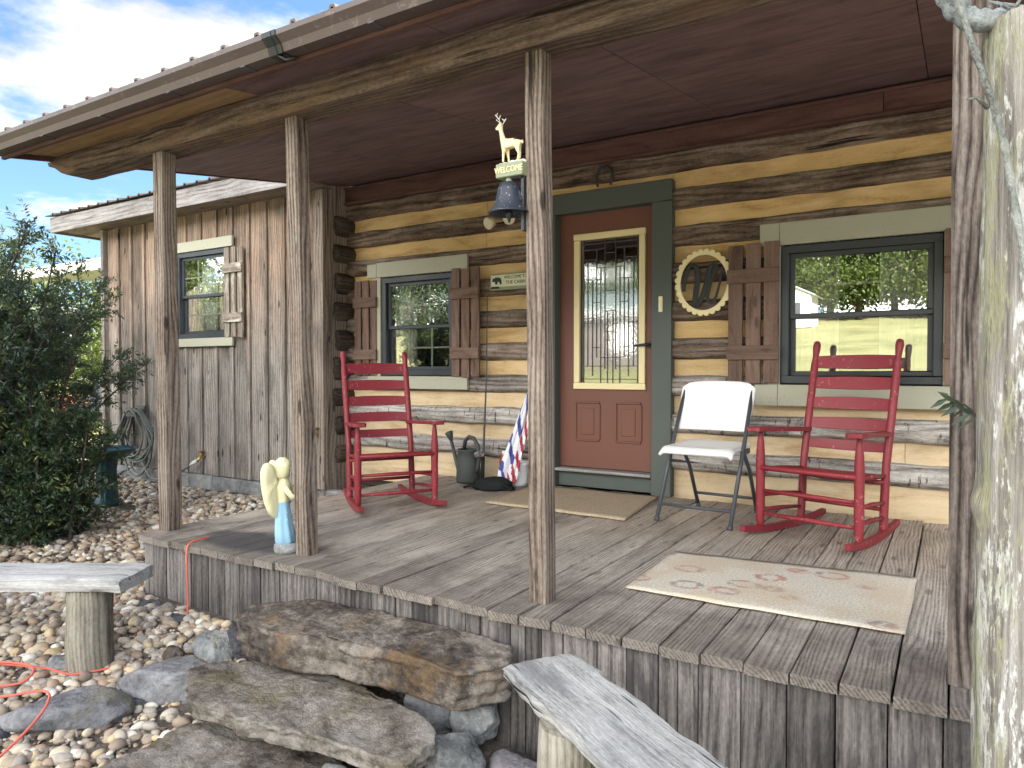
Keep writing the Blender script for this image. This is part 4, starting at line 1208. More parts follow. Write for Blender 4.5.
m = MB(); text_mb(m, 'WELCOME', .034, wallmat(-1.507, -2.6415, 1.727), .0015, sx=.80); bw(m, 'lettering', 'cream', pl)
m = MB()
for q in range(6): m.sphere((-1.56 + q * .021, -2.615 + random.uniform(-.008, .008), 1.757), .016, 10, (1, .9, .6))
bw(m, 'mound', 'whitep')
# deer: skin modifier body, faces -X
def skin_obj(name, joints, edges, radii, mat, par, sub=2, root=0):
    me = bpy.data.meshes.new(name); me.from_pydata([tuple(j) for j in joints], edges, []); o = bpy.data.objects.new(name, me); COL.objects.link(o)
    sk_ = o.modifiers.new('skin', 'SKIN'); sk_.use_smooth_shade = True
    if not me.skin_vertices: me.skin_vertices.new()
    for i, r_ in enumerate(radii):
        d = me.skin_vertices[0].data[i]; d.radius = (r_, r_) if not isinstance(r_, tuple) else r_; d.use_root = (i == root)
    sb = o.modifiers.new('sub', 'SUBSURF'); sb.levels = sub; sb.render_levels = sub
    dg = bpy.context.evaluated_depsgraph_get(); me2 = bpy.data.meshes.new_from_object(o.evaluated_get(dg)); bpy.data.objects.remove(o)
    o = bpy.data.objects.new(name, me2); COL.objects.link(o); me2.materials.clear(); me2.materials.append(M[mat])
    for p in me2.polygons: p.use_smooth = True
    if par is not None:
        o.parent = par; o.matrix_parent_inverse = Matrix.Translation(-V(par.location))
    return o
S = .96; D0 = V((-1.51, -2.615, 1.763))
def dj(x, y, z): return D0 + V((x, y, z)) * S
J = [dj(.0, 0, .075), dj(-.028, 0, .077), dj(.032, 0, .078), dj(-.042, 0, .10), dj(-.05, 0, .135), dj(-.055, 0, .155), dj(-.078, 0, .147),
     dj(-.03, -.011, .045), dj(-.033, -.011, .022), dj(-.033, -.011, 0), dj(-.024, .011, .045), dj(-.02, .011, .022), dj(-.018, .011, 0),
     dj(.036, -.012, .05), dj(.044, -.012, .027), dj(.038, -.012, 0), dj(.03, .012, .05), dj(.036, .012, .027), dj(.03, .012, 0),
     dj(.05, 0, .082), dj(.056, 0, .068), dj(-.048, -.012, .168), dj(-.048, .012, .168)]
E_ = [(0, 1), (0, 2), (1, 3), (3, 4), (4, 5), (5, 6), (1, 7), (7, 8), (8, 9), (1, 10), (10, 11), (11, 12), (2, 13), (13, 14), (14, 15), (2, 16), (16, 17), (17, 18), (2, 19), (19, 20), (5, 21), (5, 22)]
RR = [.0215, .021, .0205, .013, .009, .010, .006, .008, .005, .0045, .008, .005, .0045, .010, .005, .0045, .010, .005, .0045, .008, .004, .0035, .0035]
skin_obj('deer', J, E_, [r_ * S for r_ in RR], 'deer', bl)
m = MB()
for s in (-1, 1):
    b = dj(-.052, s * .006, .163)
    m.tube([b, b + V((.004, s * .012, .014)), b + V((-.002, s * .022, .026)), b + V((-.010, s * .02, .034))], .0018, 5); m.tube([b + V((.004, s * .012, .014)), b + V((.012, s * .016, .03))], .0015, 5); m.tube([b + V((-.002, s * .022, .026)), b + V((.006, s * .028, .036))], .0013, 5); m.tube([b + V((0, s * .004, .006)), b + V((-.014, s * .008, .02))], .0014, 5)
bw(m, 'antlers', 'whitep')

# ------------------------------------------------------------------ things hung on the log wall
t = thing('horseshoe', 'old iron horseshoe hung above the brown door', 'horseshoe', (-2.268, -.05, 2.40))
m = MB(); pts = []
for a in np.linspace(R(-38), R(218), 22): pts.append((.066 * math.cos(a), 0, .080 * math.sin(a) * (1 if a < PI and a > 0 else 1.35) + .0))
m.tube(pts, [.009] + [.011] * 20 + [.009], 8, sq=.6); m.build('shoe', 'rust' if False else 'iron', t)
m = MB(); m.tube([(0, .03, .07), (0, -.015, .07)], .004, 6); m.build('nail', 'iron', t)

t = thing('monogram_sign', 'cream scalloped ring with a dark script W beside the right window', 'sign', (-1.497, -.055, 1.547))
m = MB(); n = 168; vs = []; a_, b_ = .166, .194
for j in range(n):
    a = 2 * PI * j / n; sc2 = .017 * abs(math.sin(a * 14)) ** .6
    for (k_, y) in ((0, 0), (1, 0), (1, -.014), (0, -.014)):
        if k_ == 0: vs.append((a_ * math.cos(a), y, b_ * math.sin(a)))
        else: vs.append(((a_ + .026 + sc2) * math.cos(a), y, (b_ + .026 + sc2) * math.sin(a)))
m.add(vs, [(j * 4 + q, j * 4 + (q + 1) % 4, ((j + 1) % n) * 4 + (q + 1) % 4, ((j + 1) % n) * 4 + q) for j in range(n) for q in range(4)], vs, .5); m.build('ring', 'cream', t, .002)
def spl(P, k=6):
    P = [V(p) for p in P]; out = []
    for i in range(len(P) - 1):
        p0 = P[max(0, i - 1)]; p1 = P[i]; p2 = P[i + 1]; p3 = P[min(len(P) - 1, i + 2)]
        for tt in np.linspace(0, 1, k + 1)[:-1]:
            out.append((p1 * 2 + (p2 - p0) * tt + (p0 * 2 - p1 * 5 + p2 * 4 - p3) * tt ** 2 + (p1 * 3 - p0 - p2 * 3 + p3) * tt ** 3) * .5)
    return out + [P[-1]]
m = MB()
def zx(x, y): return (((x - 235) / 180 * .20), -.008, (470 - y) / 207 * .23)
for path, rr in (([(105, 520), (108, 460), (125, 390), (150, 358), (185, 370), (196, 430), (186, 520), (180, 600), (195, 610), (225, 560), (255, 470), (270, 390), (295, 358), (312, 375), (290, 430), (265, 510), (258, 570), (280, 600), (310, 570), (335, 480), (350, 400), (364, 350)], None),):
    P = spl([zx(*p) for p in path]); k = len(P)
    rad = []
    for i, p in enumerate(P):
        q = P[min(k - 1, i + 1)] - P[max(0, i - 1)]
        rad.append(.009 + .013 * max(0, abs(q.z) / (q.length + 1e-9)) ** 2 * math.sin(PI * min(1, .12 + i / k)))
    m.tube(P, rad, 10, sq=1)
o = m.build('letter', 'ink', t); o.scale = (1, .35, 1)

t = thing('welcome_sign', 'small cream and green welcome sign with a black bear on logs', 'sign', (-3.10, -.06, 1.66))
m = MB(); m.box((0, 0, 0), (.40, .016, .135)); m.build('board', 'signgreen', t, .004)
m = MB(); m.box((0, -.009, .010), (.375, .006, .10)); m.build('panel', paint('sign_cream', (.60, .60, .40), .7, (.40, .42, .26), .5, 14), t, .003)
m = MB(); text_mb(m, 'WELCOME TO', .036, wallmat(.055, -.0125, .035), .001, sx=.95); text_mb(m, 'THE CABIN', .04, wallmat(.055, -.0125, -.008), .001, sx=.95); m.build('lettering', 'ink', t)
m = MB(); bear = [(-.175, .0), (-.165, .028), (-.155, .022), (-.14, .032), (-.11, .030), (-.09, .022), (-.082, .0), (-.082, -.028), (-.098, -.028), (-.102, -.008), (-.122, -.008), (-.126, -.028), (-.142, -.028), (-.146, -.006), (-.16, -.006)]
m.prism(bear, wallmat(0, -.012, .008), .003); m.prism([(-.19, -.055), (-.10, -.055), (-.11, -.036), (-.18, -.036)], wallmat(0, -.012, 0), .003); m.build('bear_silhouette', 'ink', t)

t = thing('floodlight', 'twin cream floodlight fixed to the logs behind the iron bell', 'light', (-3.125, -.04, 2.175))
m = MB(); m.tube([(0, .03, .0), (0, -.02, 0)], .045, 18); m.build('mount', 'whitep', t)
for (x, dz, dx) in ((-.085, -.02, -.02), (.075, .0, .02)):
    m = MB(); a = V((x * .4, -.03, dz * .3)); b = V((x, -.09, dz)); c = b + V((dx, -.07, -.03)); m.tube([a, b, b.lerp(c, .3), c, c + (c - b) * .12], [.012, .02, .036, .052, .045], 16); lp = m.build('lamp', 'bulb', t)
m = MB()

# ------------------------------------------------------------------ hose on the wing
t = thing('garden_hose', 'coiled grey garden hose hung on the side wing', 'hose', (-7.95, -.36, .45))
m = MB(); m.tube([(0, .05, 0), (0, -.09, 0)], .03, 10); m.box((0, -.09, .0), (.20, .014, .10)); m.box((0, .03, 0), (.16, .02, .14)); m.build('hanger', 'charcoal', t)
m = MB(); pts = []
for k in range(9):
    wd = .23 + .035 * (k % 4) + random.uniform(-.03, .03); dp = .60 + random.uniform(-.16, .16); cx = random.uniform(-.05, .05); yy = -.02 - .009 * k
    for q in range(12):
        a = 2 * PI * q / 12
        x = cx + wd * math.sin(a) * (1 if math.cos(a) < .2 else .75); z = -dp * (1 - math.cos(a)) / 2 + .03
        pts.append((x + random.uniform(-.012, .012), yy + random.uniform(-.012, .012), z))
m.tube(spl(pts, 4), .0125, 8); m.build('coil', 'hose', t)
m = MB(); m.tube(spl([(.12, -.06, -.5), (.35, -.08, -.72), (.65, -.06, -.70), (.9, -.05, -.60), (1.05, -.03, -.52), (1.12, -.03, -.49)], 6), .0125, 8); ld = m.build('lead', 'hose', t)
m = MB(); m.tube([(1.02, -.04, -.54), (1.07, -.035, -.51), (1.12, -.03, -.485)], [.014, .022, .016], 10); m.build('connector', 'white', ld)

# ------------------------------------------------------------------ stones
def mesh_raw(name, verts, faces, gco, mat, smooth_=True):
    me = bpy.data.meshes.new(name); me.from_pydata(verts, [], faces); me.materials.append(M[mat])
    me.polygons.foreach_set('use_smooth', [smooth_] * len(me.polygons))
    a = me.attributes.new('gco', 'FLOAT_VECTOR', 'POINT'); a.data.foreach_set('vector', np.array(gco, dtype=np.float32).ravel())
    o = bpy.data.objects.new(name, me); COL.objects.link(o); return o
def ico(sub):
    bm = bmesh.new(); bmesh.ops.create_icosphere(bm, subdivisions=sub, radius=1); bm.verts.ensure_lookup_table()
    v = [p.co.copy() for p in bm.verts]; f = [[q.index for q in fc.verts] for fc in bm.faces]; bm.free(); return v, f
IC5 = ico(5)
def rough(p):
    return (mn.ridged_multi_fractal(p, .9, 2.1, 5, 1.0, 2.0) - 1.0)
def boulder(label, c, size, mat, rz=0, seed=0, facets=9, name='boulder', tilt=(0, 0)):
    """angular stone: sphere directions cut by random planes, roughened"""
    r = random.Random(seed); pl_ = []
    for i in range(facets):
        d = V((r.gauss(0, 1), r.gauss(0, 1), r.gauss(0, .8))).normalized(); pl_.append((d, r.uniform(.62, .92)))
    pl_ += [(V((0, 0, 1)), r.uniform(.6, .8)), (V((0, 0, -1)), .8)]
    of = V((r.uniform(0, 50), r.uniform(0, 50), r.uniform(0, 50))); vs, gs = [], []
    for n_ in IC5[0]:
        acc = 1.0
        inv = 0
        for d, q in pl_:
            k_ = n_.dot(d)
            if k_ > .05: inv += (k_ / q) ** 60
        rad = min(1.1, (inv + 1) ** (-1 / 60))
        p = n_ * rad
        p = V((p.x * size[0], p.y * size[1], p.z * size[2]))
        nn = .06 * mn.noise(p * 2.1 / max(size) + of) + .05 * rough(p * 9 + of) + .03 * mn.noise(p * 70 + of) + .02 * mn.noise(p * 150 + of)
        p = p + n_ * nn * min(size) * 1.2
        vs.append(p); gs.append(p + of)
    o = mesh_raw(name, vs, IC5[1], gs, mat); o.location = c; o.rotation_euler = (R(tilt[0]), R(tilt[1]), rz)
    return tag(o, label, 'rock')
def slab(label, poly, z, th, mat, seed=0, name='stone_step', top_tilt=(0, 0), cat='step', under=.04):
    """irregular stone slab: outline poly (world xy) at top height z, thickness th"""
    r = random.Random(seed); of = V((r.uniform(0, 50), r.uniform(0, 50), 0))
    P = [V((*p, 0)) for p in poly]; cen = sum(P, V()) / len(P); out = []
    L = sum((P[i] - P[i - 1]).length for i in range(len(P))); step = .014
    for i in range(len(P)):
        a, b = P[i], P[(i + 1) % len(P)]; n = max(1, int((b - a).length / step))
        for q in range(n): out.append(a.lerp(b, q / n))
    n = len(out)
    # soften corners
    for _ in range(3): out = [(out[i - 1] + out[i] * 2 + out[(i + 1) % n]) / 4 for i in range(n)]
    side = []
    nsd = 14; lay = [r.uniform(-1, 1) for _ in range(nsd)]
    for q in range(nsd + 1): side.append((1 - .035 * (1 - q / nsd) - (.012 if q == nsd else 0), -th * (1 - q / nsd)))
    rings = [(.02, -th), (.6, -th)] + side + [(.955, 0), (.92, 0), (.88, 0)] + [(.83 - .04 * q, 0) for q in range(20)] + [(.015, 0)]
    vs, gs = [], []
    for (s_, dz) in rings:
        for p in out:
            w_ = cen + (p - cen) * s_
            side = -th < dz < -.001
            zz = z + dz + (w_.x - cen.x) * top_tilt[0] + (w_.y - cen.y) * top_tilt[1]
            q = V((w_.x, w_.y, dz))
            band = math.floor(dz / .022 + mn.noise(V((w_.x * 3, w_.y * 3, 4)) + of) * 1.2)
            strata = mn.noise(V((w_.x * 2.5, w_.y * 2.5, band * 3.7)) + of)
            a = .03 * strata + .02 * mn.noise(V((w_.x * 7, w_.y * 7, 0)) + of) + .014 * rough(q * 13 + of) + .005 * mn.noise(q * 60 + of)
            dirv = (p - cen).normalized()
            if s_ > .9: w_ = w_ + dirv * a * 1.2
            step_ = .006 * math.floor(mn.noise(V((w_.x * 2.4, w_.y * 4.2, 2)) + of) * 2.5 + .5)
            zz += (.006 * mn.noise(V((w_.x * 3.2, w_.y * 5, 0)) + of) + step_ * (1 if dz > -.02 else .4) + .006 * rough(q * 7 + of) + .0025 * mn.noise(q * 60 + of))
            vs.append((w_.x, w_.y, zz)); gs.append(V((w_.x, w_.y, zz)) + of)
    fs = [(i * n + j, i * n + (j + 1) % n, (i + 1) * n + (j + 1) % n, (i + 1) * n + j) for i in range(len(rings) - 1) for j in range(n)] + [tuple(reversed(range(n))), tuple((len(rings) - 1) * n + j for j in range(n))]
    o = mesh_raw(name, vs, fs, gs, mat)
    return tag(o, label, cat)
slab('top stone step, a long brown slab against the deck skirt', [(-2.66, -2.98), (-2.45, -2.80), (-2.05, -2.755), (-1.617, -2.75), (-1.40, -2.76), (-1.36, -2.88), (-1.47, -3.03), (-1.75, -3.03), (-2.06, -3.06), (-2.32, -3.12), (-2.58, -3.12)], -.125, .15, 'brownstone', 3, top_tilt=(-.01, .05))
slab('middle stone step, a tan slab below the long brown one', [(-2.66, -3.30), (-2.60, -3.12), (-2.45, -3.00), (-2.05, -2.98), (-1.62, -3.04), (-1.50, -3.13), (-1.50, -3.30), (-1.73, -3.32), (-2.12, -3.40), (-2.45, -3.42)], -.32, .065, 'tanstone', 8, top_tilt=(-.03, .03))
slab('lowest stone step, a broad grey tan slab nearest the camera', [(-2.50, -3.75), (-2.56, -3.42), (-2.47, -3.22), (-2.1, -3.18), (-1.86, -3.24), (-1.80, -3.42), (-1.82, -3.75), (-2.2, -3.95)], -.462, .10, 'tanstone', 14, top_tilt=(0, -.02))
boulder('broad flat blue grey rock in front of the left bench post', (-3.03, -3.57, -.455), (.25, .155, .085), 'soilstone', R(35), 4, 10)
boulder('long grey rock between the left bench post and the stone steps', (-2.86, -3.25, -.40), (.22, .13, .10), 'soilstone', R(20), 9, 9)
boulder('squarish tan grey rock where the orange cord disappears', (-2.93, -2.98, -.38), (.14, .10, .10), 'palestone', R(-20), 12, 8)
boulder('dark jagged rock against the skirt beside the top step', (-2.82, -2.88, -.37), (.11, .08, .12), 'darkstone', R(10), 15, 8)
boulder('small dark shard lodged under the long grey rock', (-2.95, -3.36, -.48), (.11, .07, .05), 'darkstone', R(10), 18, 8)
boulder('dark purple rock at the left bottom corner', (-3.22, -3.80, -.53), (.14, .12, .09), 'darkstone', R(40), 21, 8)
boulder('mossy grey rock behind the orange cord coils', (-3.48, -3.62, -.48), (.17, .10, .06), 'soilstone', R(30), 24, 8)
boulder('flat dark stone, leftmost along the deck skirt', (-3.66, -2.86, -.345), (.10, .05, .05), 'darkstone', R(20), 27, 8)
boulder('grey brown stone lying second along the deck skirt', (-3.52, -2.85, -.345), (.09, .05, .045), 'tanstone', R(-5), 30, 8)
boulder('thin dark stone third along the deck skirt', (-3.36, -2.87, -.36), (.12, .05, .04), 'darkstone', R(-12), 33, 8)
boulder('dark grey rock wedged under the right end of the top step', (-1.72, -2.86, -.39), (.13, .11, .12), 'soilstone', R(25), 36, 8)
boulder('round pale grey rock right of the hollow under the step', (-1.53, -2.83, -.40), (.105, .09, .10), 'palestone', R(15), 39, 9)
boulder('pale angular block, frontmost of the rocks by the right bench', (-1.50, -3.03, -.46), (.125, .10, .115), 'palestone', R(-10), 42, 8)
boulder('purple grey rock beside the right bench post', (-1.28, -2.93, -.50), (.14, .09, .075), 'purplestone', R(-20), 45, 8)
boulder('greenish flat rock tipped up beside the pale angular block', (-1.60, -3.33, -.50), (.15, .10, .09), 'mossstone', R(-35), 48, 8, tilt=(-12, 8))
boulder('small light stone just under the middle step', (-1.80, -3.28, -.485), (.09, .05, .035), 'palestone', R(-10), 51, 8)
boulder('large yellow brown pebble near the left bench post', (-3.02, -3.12, -.37), (.06, .045, .045), paint('ochre_stone', (.42, .27, .12), .8) and 'brownstone', R(0), 54, 14)
boulder('bright white stone among the gravel left of the bench post', (-3.40, -3.42, -.40), (.08, .055, .045), 'palestone', R(0), 57, 9)
boulder('flat brown stone carrying the teal birdbath', (-6.45, -1.55, -.33), (.30, .22, .07), 'tanstone', R(10), 60, 9)

# river pebbles (uncountable)
def pebbles():
    base1 = ico(2); base0 = ico(1)
    allv, allf, alr, alg = [], [], [], []; voff = 0
    pts = []
    def inside(x, y):
        if x > -3.9 and y > -2.78: return False
        if -2.75 < x < -1.35 and y > -3.3: return False
        return True
    for _ in range(11000):
        x = rng.uniform(-4.9, -1.75); y = rng.uniform(-4.3, -2.72)
        if not inside(x, y): continue
        dens = .5 + .5 * mn.noise(V((x * 1.6, y * 1.6, 4)))
        if x > -2.9 and y < -3.1 and rng.random() < .35: continue
        pts.append((x, y, (.0065 + .023 * rng.random() ** 2.3), 1))
    for _ in range(14000):
        x = rng.uniform(-9.6, -3.85); y = rng.uniform(-3.6, -.42)
        if not inside(x, y): continue
        pts.append((x, y, (.013 + .022 * rng.random() ** 1.8), 0))
    for (x, y, s_, hi) in pts:
        bv, bf = base1 if hi else base0
        v = np.array([tuple(p) for p in bv])
        d = rng.normal(size=(3, 3)); 
        v = v * (1 + .16 * np.sin(v @ d[0] * 1.3 + 1)[:, None] + .08 * np.sin(v @ d[1] * 2.2)[:, None])
        v = v * np.array([s_ * rng.uniform(.9, 1.5), s_ * rng.uniform(.75, 1.1), s_ * rng.uniform(.5, .85)])
        a = rng.uniform(0, 2 * PI); ca, sa = math.cos(a), math.sin(a)
        ti = rng.normal() * .25; ct, st = math.cos(ti), math.sin(ti)
        v = v @ np.array([[1, 0, 0], [0, ct, st], [0, -st, ct]]) @ np.array([[ca, sa, 0], [-sa, ca, 0], [0, 0, 1]])
        g_ = v + rng.uniform(0, 20, 3)
        v = v + np.array([x, y, ghn(x, y) + s_ * rng.uniform(.0, .8)])
        allv.append(v); alg.append(g_); allf.append(np.array(bf) + voff); alr.append(np.full(len(v), rng.random())); voff += len(v)
    v = np.concatenate(allv); f = np.concatenate(allf); r_ = np.concatenate(alr); g_ = np.concatenate(alg)
    me = bpy.data.meshes.new('gravel'); me.vertices.add(len(v)); me.vertices.foreach_set('co', v.astype(np.float32).ravel())
    me.loops.add(f.size); me.loops.foreach_set('vertex_index', f.astype(np.int32).ravel()); me.polygons.add(len(f))
    me.polygons.foreach_set('loop_start', np.arange(0, f.size, 3, dtype=np.int32)); me.polygons.foreach_set('use_smooth', np.ones(len(f), dtype=bool))
    me.update(calc_edges=True)
    a = me.attributes.new('gco', 'FLOAT_VECTOR', 'POINT'); a.data.foreach_set('vector', g_.astype(np.float32).ravel()); a = me.attributes.new('rnd', 'FLOAT', 'POINT'); a.data.foreach_set('value', r_.astype(np.float32))
    me.materials.append(M['pebble']); o = bpy.data.objects.new('gravel', me); COL.objects.link(o)
    tag(o, 'mixed tan, white and brown river gravel beside the porch', 'gravel', kind='stuff')
pebbles()

# dead leaves and chaff between the stones
LC = []
while len(LC) < 2600:
    x = rng.uniform(-4.9, -1.2); y = rng.uniform(-4.4, -2.76)
    LC.append((x, y, ghn(x, y) + rng.uniform(.004, .02)))
LN = len(LC); dd = rng.normal(size=(LN, 3)); dd[:, 2] *= .25
nn_ = rng.normal(size=(LN, 3)) * .5 + np.array([0, 0, 1])
lm = leafmat('dead_leaf', (.05, .035, .025), (.16, .115, .075), (.36, .30, .22), .1)
M['dead_leaf'] = lm
def litter_late():
    n = LN; o = leaf_mesh('leaf_litter', np.array(LC), dd, nn_, rng.uniform(.012, .045, n), rng.uniform(.005, .018, n), rng.uniform(0, 1, n), 'dead_leaf')
    tag(o, 'brown dead leaf scraps scattered between the gravel and rocks', 'leaf litter', kind='stuff')
# ------------------------------------------------------------------ benches
def plank_slab(m, a, b, w_, th, seed):
    """weathered thick slab from a to b (top centre line), irregular edges"""
    a = V(a); b = V(b); d = (b - a); L = d.length; d.normalize(); y = V((0, 0, 1)).cross(d).normalized(); n = 60
    prof = []
    k = 18; vs, gs = [], []; of = V((seed, seed * .3, 0))
    top = [(-.5 + q / 10) for q in range(11)]
    ring = [(u, 0) for u in top] + [(.5, -.35), (.49, -.7), (.46, -1), (0, -1), (-.46, -1), (-.49, -.7), (-.5, -.35)]
    k = len(ring)
    for i in range(n + 1):
        t_ = i / n; base = a + d * (L * t_)
        wv = 1 + .07 * mn.noise(V((t_ * L * 3.0, seed, 0))) ; e0 = .008 * mn.noise(V((t_ * L * 6, seed, 5)))
        endr = 1 - .35 * max(0, 1 - t_ * L / .05) ** 2 - .35 * max(0, 1 - (1 - t_) * L / .05) ** 2
        for j, (u, q) in enumerate(ring):
            edge = .011 * mn.noise(V((t_ * L * 14, u * 3 + q * 2, seed))) if abs(u) > .44 else 0
            uu = u * w_ * wv + e0 + edge * (1 if u > 0 else -1)
            zz = q * th * (1 + .12 * mn.noise(V((t_ * L * 5, u * 3, seed + 7)))) - (.012 * (1 - endr) * 2 if q == 0 else 0)
            if q == 0: zz += .003 * mn.noise(V((t_ * L * 3, u * 9, seed))) - (.006 if abs(u) > .48 else 0)
            along = d * (.03 * (u * u) * (1 if i == 0 else (-1 if i == n else 0)) + .012 * mn.noise(V((u * 9, q * 5, seed + i // n))) * (1 if i in (0, n) else 0))
            vs.append(base + y * uu + V((0, 0, zz)) + along); gs.append(V((t_ * L, u * w_, q * th)) + of)
    fs = [(i * k + j, i * k + (j + 1) % k, (i + 1) * k + (j + 1) % k, (i + 1) * k + j) for i in range(n) for j in range(k)] + [tuple(range(k)), tuple(n * k + j for j in reversed(range(k)))]
    m.add(vs, fs, gs, .5, 0, True)
def bench(label, a, b, w_, th, posts, seed, pr_):
    t = thing('log_bench', label, 'bench', ((a[0] + b[0]) / 2, (a[1] + b[1]) / 2, -.5), 0, 'weathered log benches')
    m = MB(); plank_slab(m, a, b, w_, th, seed); o = m.build('seat', 'bench', t, world=True)
    md = o.modifiers.new('e', 'EDGE_SPLIT'); md.split_angle = R(50)
    for (x, y) in posts:
        m = MB(); z0 = -.66; z1 = a[2] - th + .004
        pts = [(x + .006 * math.sin(q), y, z0 + (z1 - z0) * q / 8) for q in range(9)]
        m.tube(pts, [pr_ * (1 + .03 * math.sin(q * 1.3 + seed)) for q in range(9)], 26); m.build('leg', 'bench_post', t, world=True)
bench('left log bench with mossy grey slab on one thick round post', (-4.5, -4.02, .022), (-3.125, -3.215, .022), .27, .06, ((-3.30, -3.34), (-4.2, -3.85)), 2.3, .095)
bench('right log bench with cracked silvery plank seat in front of the deck', (-1.135, -3.055, .0), (.05, -3.86, .0), .255, .055, ((-.90, -3.30), (-.1, -3.76)), 5.1, .085)

# ------------------------------------------------------------------ extension cord
def cordz(p, h=.02): return (p[0], p[1], ghn(p[0], p[1]) + h)
m = MB()
pts = [(-3.46, -2.62, .012), (-3.435, -2.74, .014), (-3.428, -2.775, -.03), (-3.41, -2.785, -.2), (-3.36, -2.82, -.33), (-3.28, -2.90, -.345), (-3.18, -3.0, -.40), cordz((-3.12, -3.15), -.02), cordz((-3.17, -3.30), .02), cordz((-3.25, -3.44), .03), cordz((-3.34, -3.5), .05), cordz((-3.56, -3.6), .05), cordz((-3.70, -3.72), .05), cordz((-3.60, -3.8), .06), cordz((-3.42, -3.72), .06), cordz((-3.30, -3.62), .07), cordz((-3.36, -3.55), .075), cordz((-3.52, -3.60), .07), cordz((-3.62, -3.72), .07), cordz((-3.45, -3.80), .09), (-3.20, -3.76, -.36), (-3.06, -3.65, -.345), (-2.96, -3.68, -.36), (-2.90, -3.80, -.42), cordz((-2.90, -3.95), .05), cordz((-3.0, -4.1), .03), cordz((-3.2, -4.3), .02)]
m.tube(spl(pts, 8), .0048, 8)
tag(m.build('extension_cord', 'cord'), 'orange extension cord draped over the deck and looped on the gravel', 'cord')

# ------------------------------------------------------------------ lichen covered log post on the right
t = thing('rustic_log_post', 'lichen covered debarked log post standing at the right edge', 'post', (.152, -3.075, -.6))
m = MB(); n = 170; k = 72; vs, gs = [], []; of = m.off()
for i in range(n + 1):
    z = -.62 + 2.33 * i / n
    for j in range(k):
        a = 2 * PI * j / k; c_, s_ = math.cos(a), math.sin(a)
        r_ = .101 * (1 + .05 * mn.noise(V((c_ * 1.5, s_ * 1.5, z * 1.2))) + .04 * mn.noise(V((c_ * 3, s_ * 3, z * 3.5))) + .035 * mn.noise(V((c_ * 7, s_ * 7, z * 2.2))) + .022 * mn.noise(V((c_ * 15, s_ * 15, z * 9))) + .012 * mn.noise(V((c_ * 30, s_ * 30, z * 26)))) * (1.0 + .03 * (.5 - z))
        kn = math.exp(-((z - .62) / .035) ** 2) * max(0, math.cos(a - R(195))) ** 14 * .016
        r_ += kn
        vs.append((.152 + r_ * c_, -3.075 + r_ * s_, z)); gs.append(V((z * .7, c_ * .12, s_ * .12)) + of)
fs = [(i * k + j, i * k + (j + 1) % k, (i + 1) * k + (j + 1) % k, (i + 1) * k + j) for i in range(n) for j in range(k)] + [tuple(reversed(range(k))), tuple(n * k + j for j in range(k))]
m.add(vs, fs, gs, .5, [max(0, math.cos(2 * PI * (q % k) / k - R(190))) for q in range(len(vs))], True); m.build('log', 'lichen', t, world=True)
m = MB()
P = spl([(-.015, -3.15, 1.90), (-.022, -3.145, 1.80), (.008, -3.135, 1.735), (.055, -3.125, 1.712), (.11, -3.10, 1.715)], 6); m.tube(P, [.024 + .003 * math.sin(i * 1.9) for i in range(len(P))], 14); m.sphere((.19, -3.12, 1.735), .03, 12, (1.5, .8, .8)); m.build('curved_limb', 'curl', t, world=True)
m = MB(); P = spl([(-.015, -3.20, 1.85), (.003, -3.207, 1.736), (.053, -3.212, 1.55), (.086, -3.21, 1.426), (.11, -3.195, 1.28), (.14, -3.19, 1.10)], 6)
m.tube(P, [.0075 + .0015 * math.sin(i * 2.1) for i in range(len(P))], 9); m.tube([(.06, -3.18, 1.50), (.04, -3.20, 1.52), (.02, -3.2, 1.52)], [.005, .004, .002], 6); m.build('twig', 'twig', t, world=True)
m = MB()
for q in range(10): m.tube([(.10 + .012 * q, -3.14 + .004 * q, 1.71), (.06 + random.uniform(0, .12), -3.17, 1.74 + random.uniform(-.03, .03))], .004, 6)
m.build('vine_stub', 'curl', t, world=True)

# ------------------------------------------------------------------ leaves
def leaf_mesh(name, cen, dirs, nor, length, width, rnd, mat, parent=None, fold=.15):
    """one 2-triangle-pair pointed leaf per entry"""
    n = len(cen); dirs = dirs / np.linalg.norm(dirs, axis=1)[:, None]
    side = np.cross(dirs, nor); side /= (np.linalg.norm(side, axis=1)[:, None] + 1e-9); up = np.cross(side, dirs)
    L = length[:, None]; W = width[:, None]
    p0 = cen; p1 = cen + dirs * L * .45 + side * W * .5 + up * W * fold; p2 = cen + dirs * L - up * W * .3; p3 = cen + dirs * L * .45 - side * W * .5 + up * W * fold
    v = np.stack([p0, p1, p2, p3], 1).reshape(-1, 3); i0 = np.arange(n) * 4
    f = np.concatenate([np.stack([i0, i0 + 1, i0 + 2], 1), np.stack([i0, i0 + 2, i0 + 3], 1)])
    me = bpy.data.meshes.new(name); me.vertices.add(len(v)); me.vertices.foreach_set('co', v.astype(np.float32).ravel())
    me.loops.add(f.size); me.loops.foreach_set('vertex_index', f.astype(np.int32).ravel()); me.polygons.add(len(f)); me.polygons.foreach_set('loop_start', np.arange(0, f.size, 3, dtype=np.int32))
    me.update(calc_edges=True)
    a = me.attributes.new('rnd', 'FLOAT', 'POINT'); a.data.foreach_set('value', np.repeat(rnd, 4).astype(np.float32))
    me.materials.append(M[mat]); o = bpy.data.objects.new(name, me); COL.objects.link(o)
    if parent is not None: o.parent = parent
    return o
litter_late()
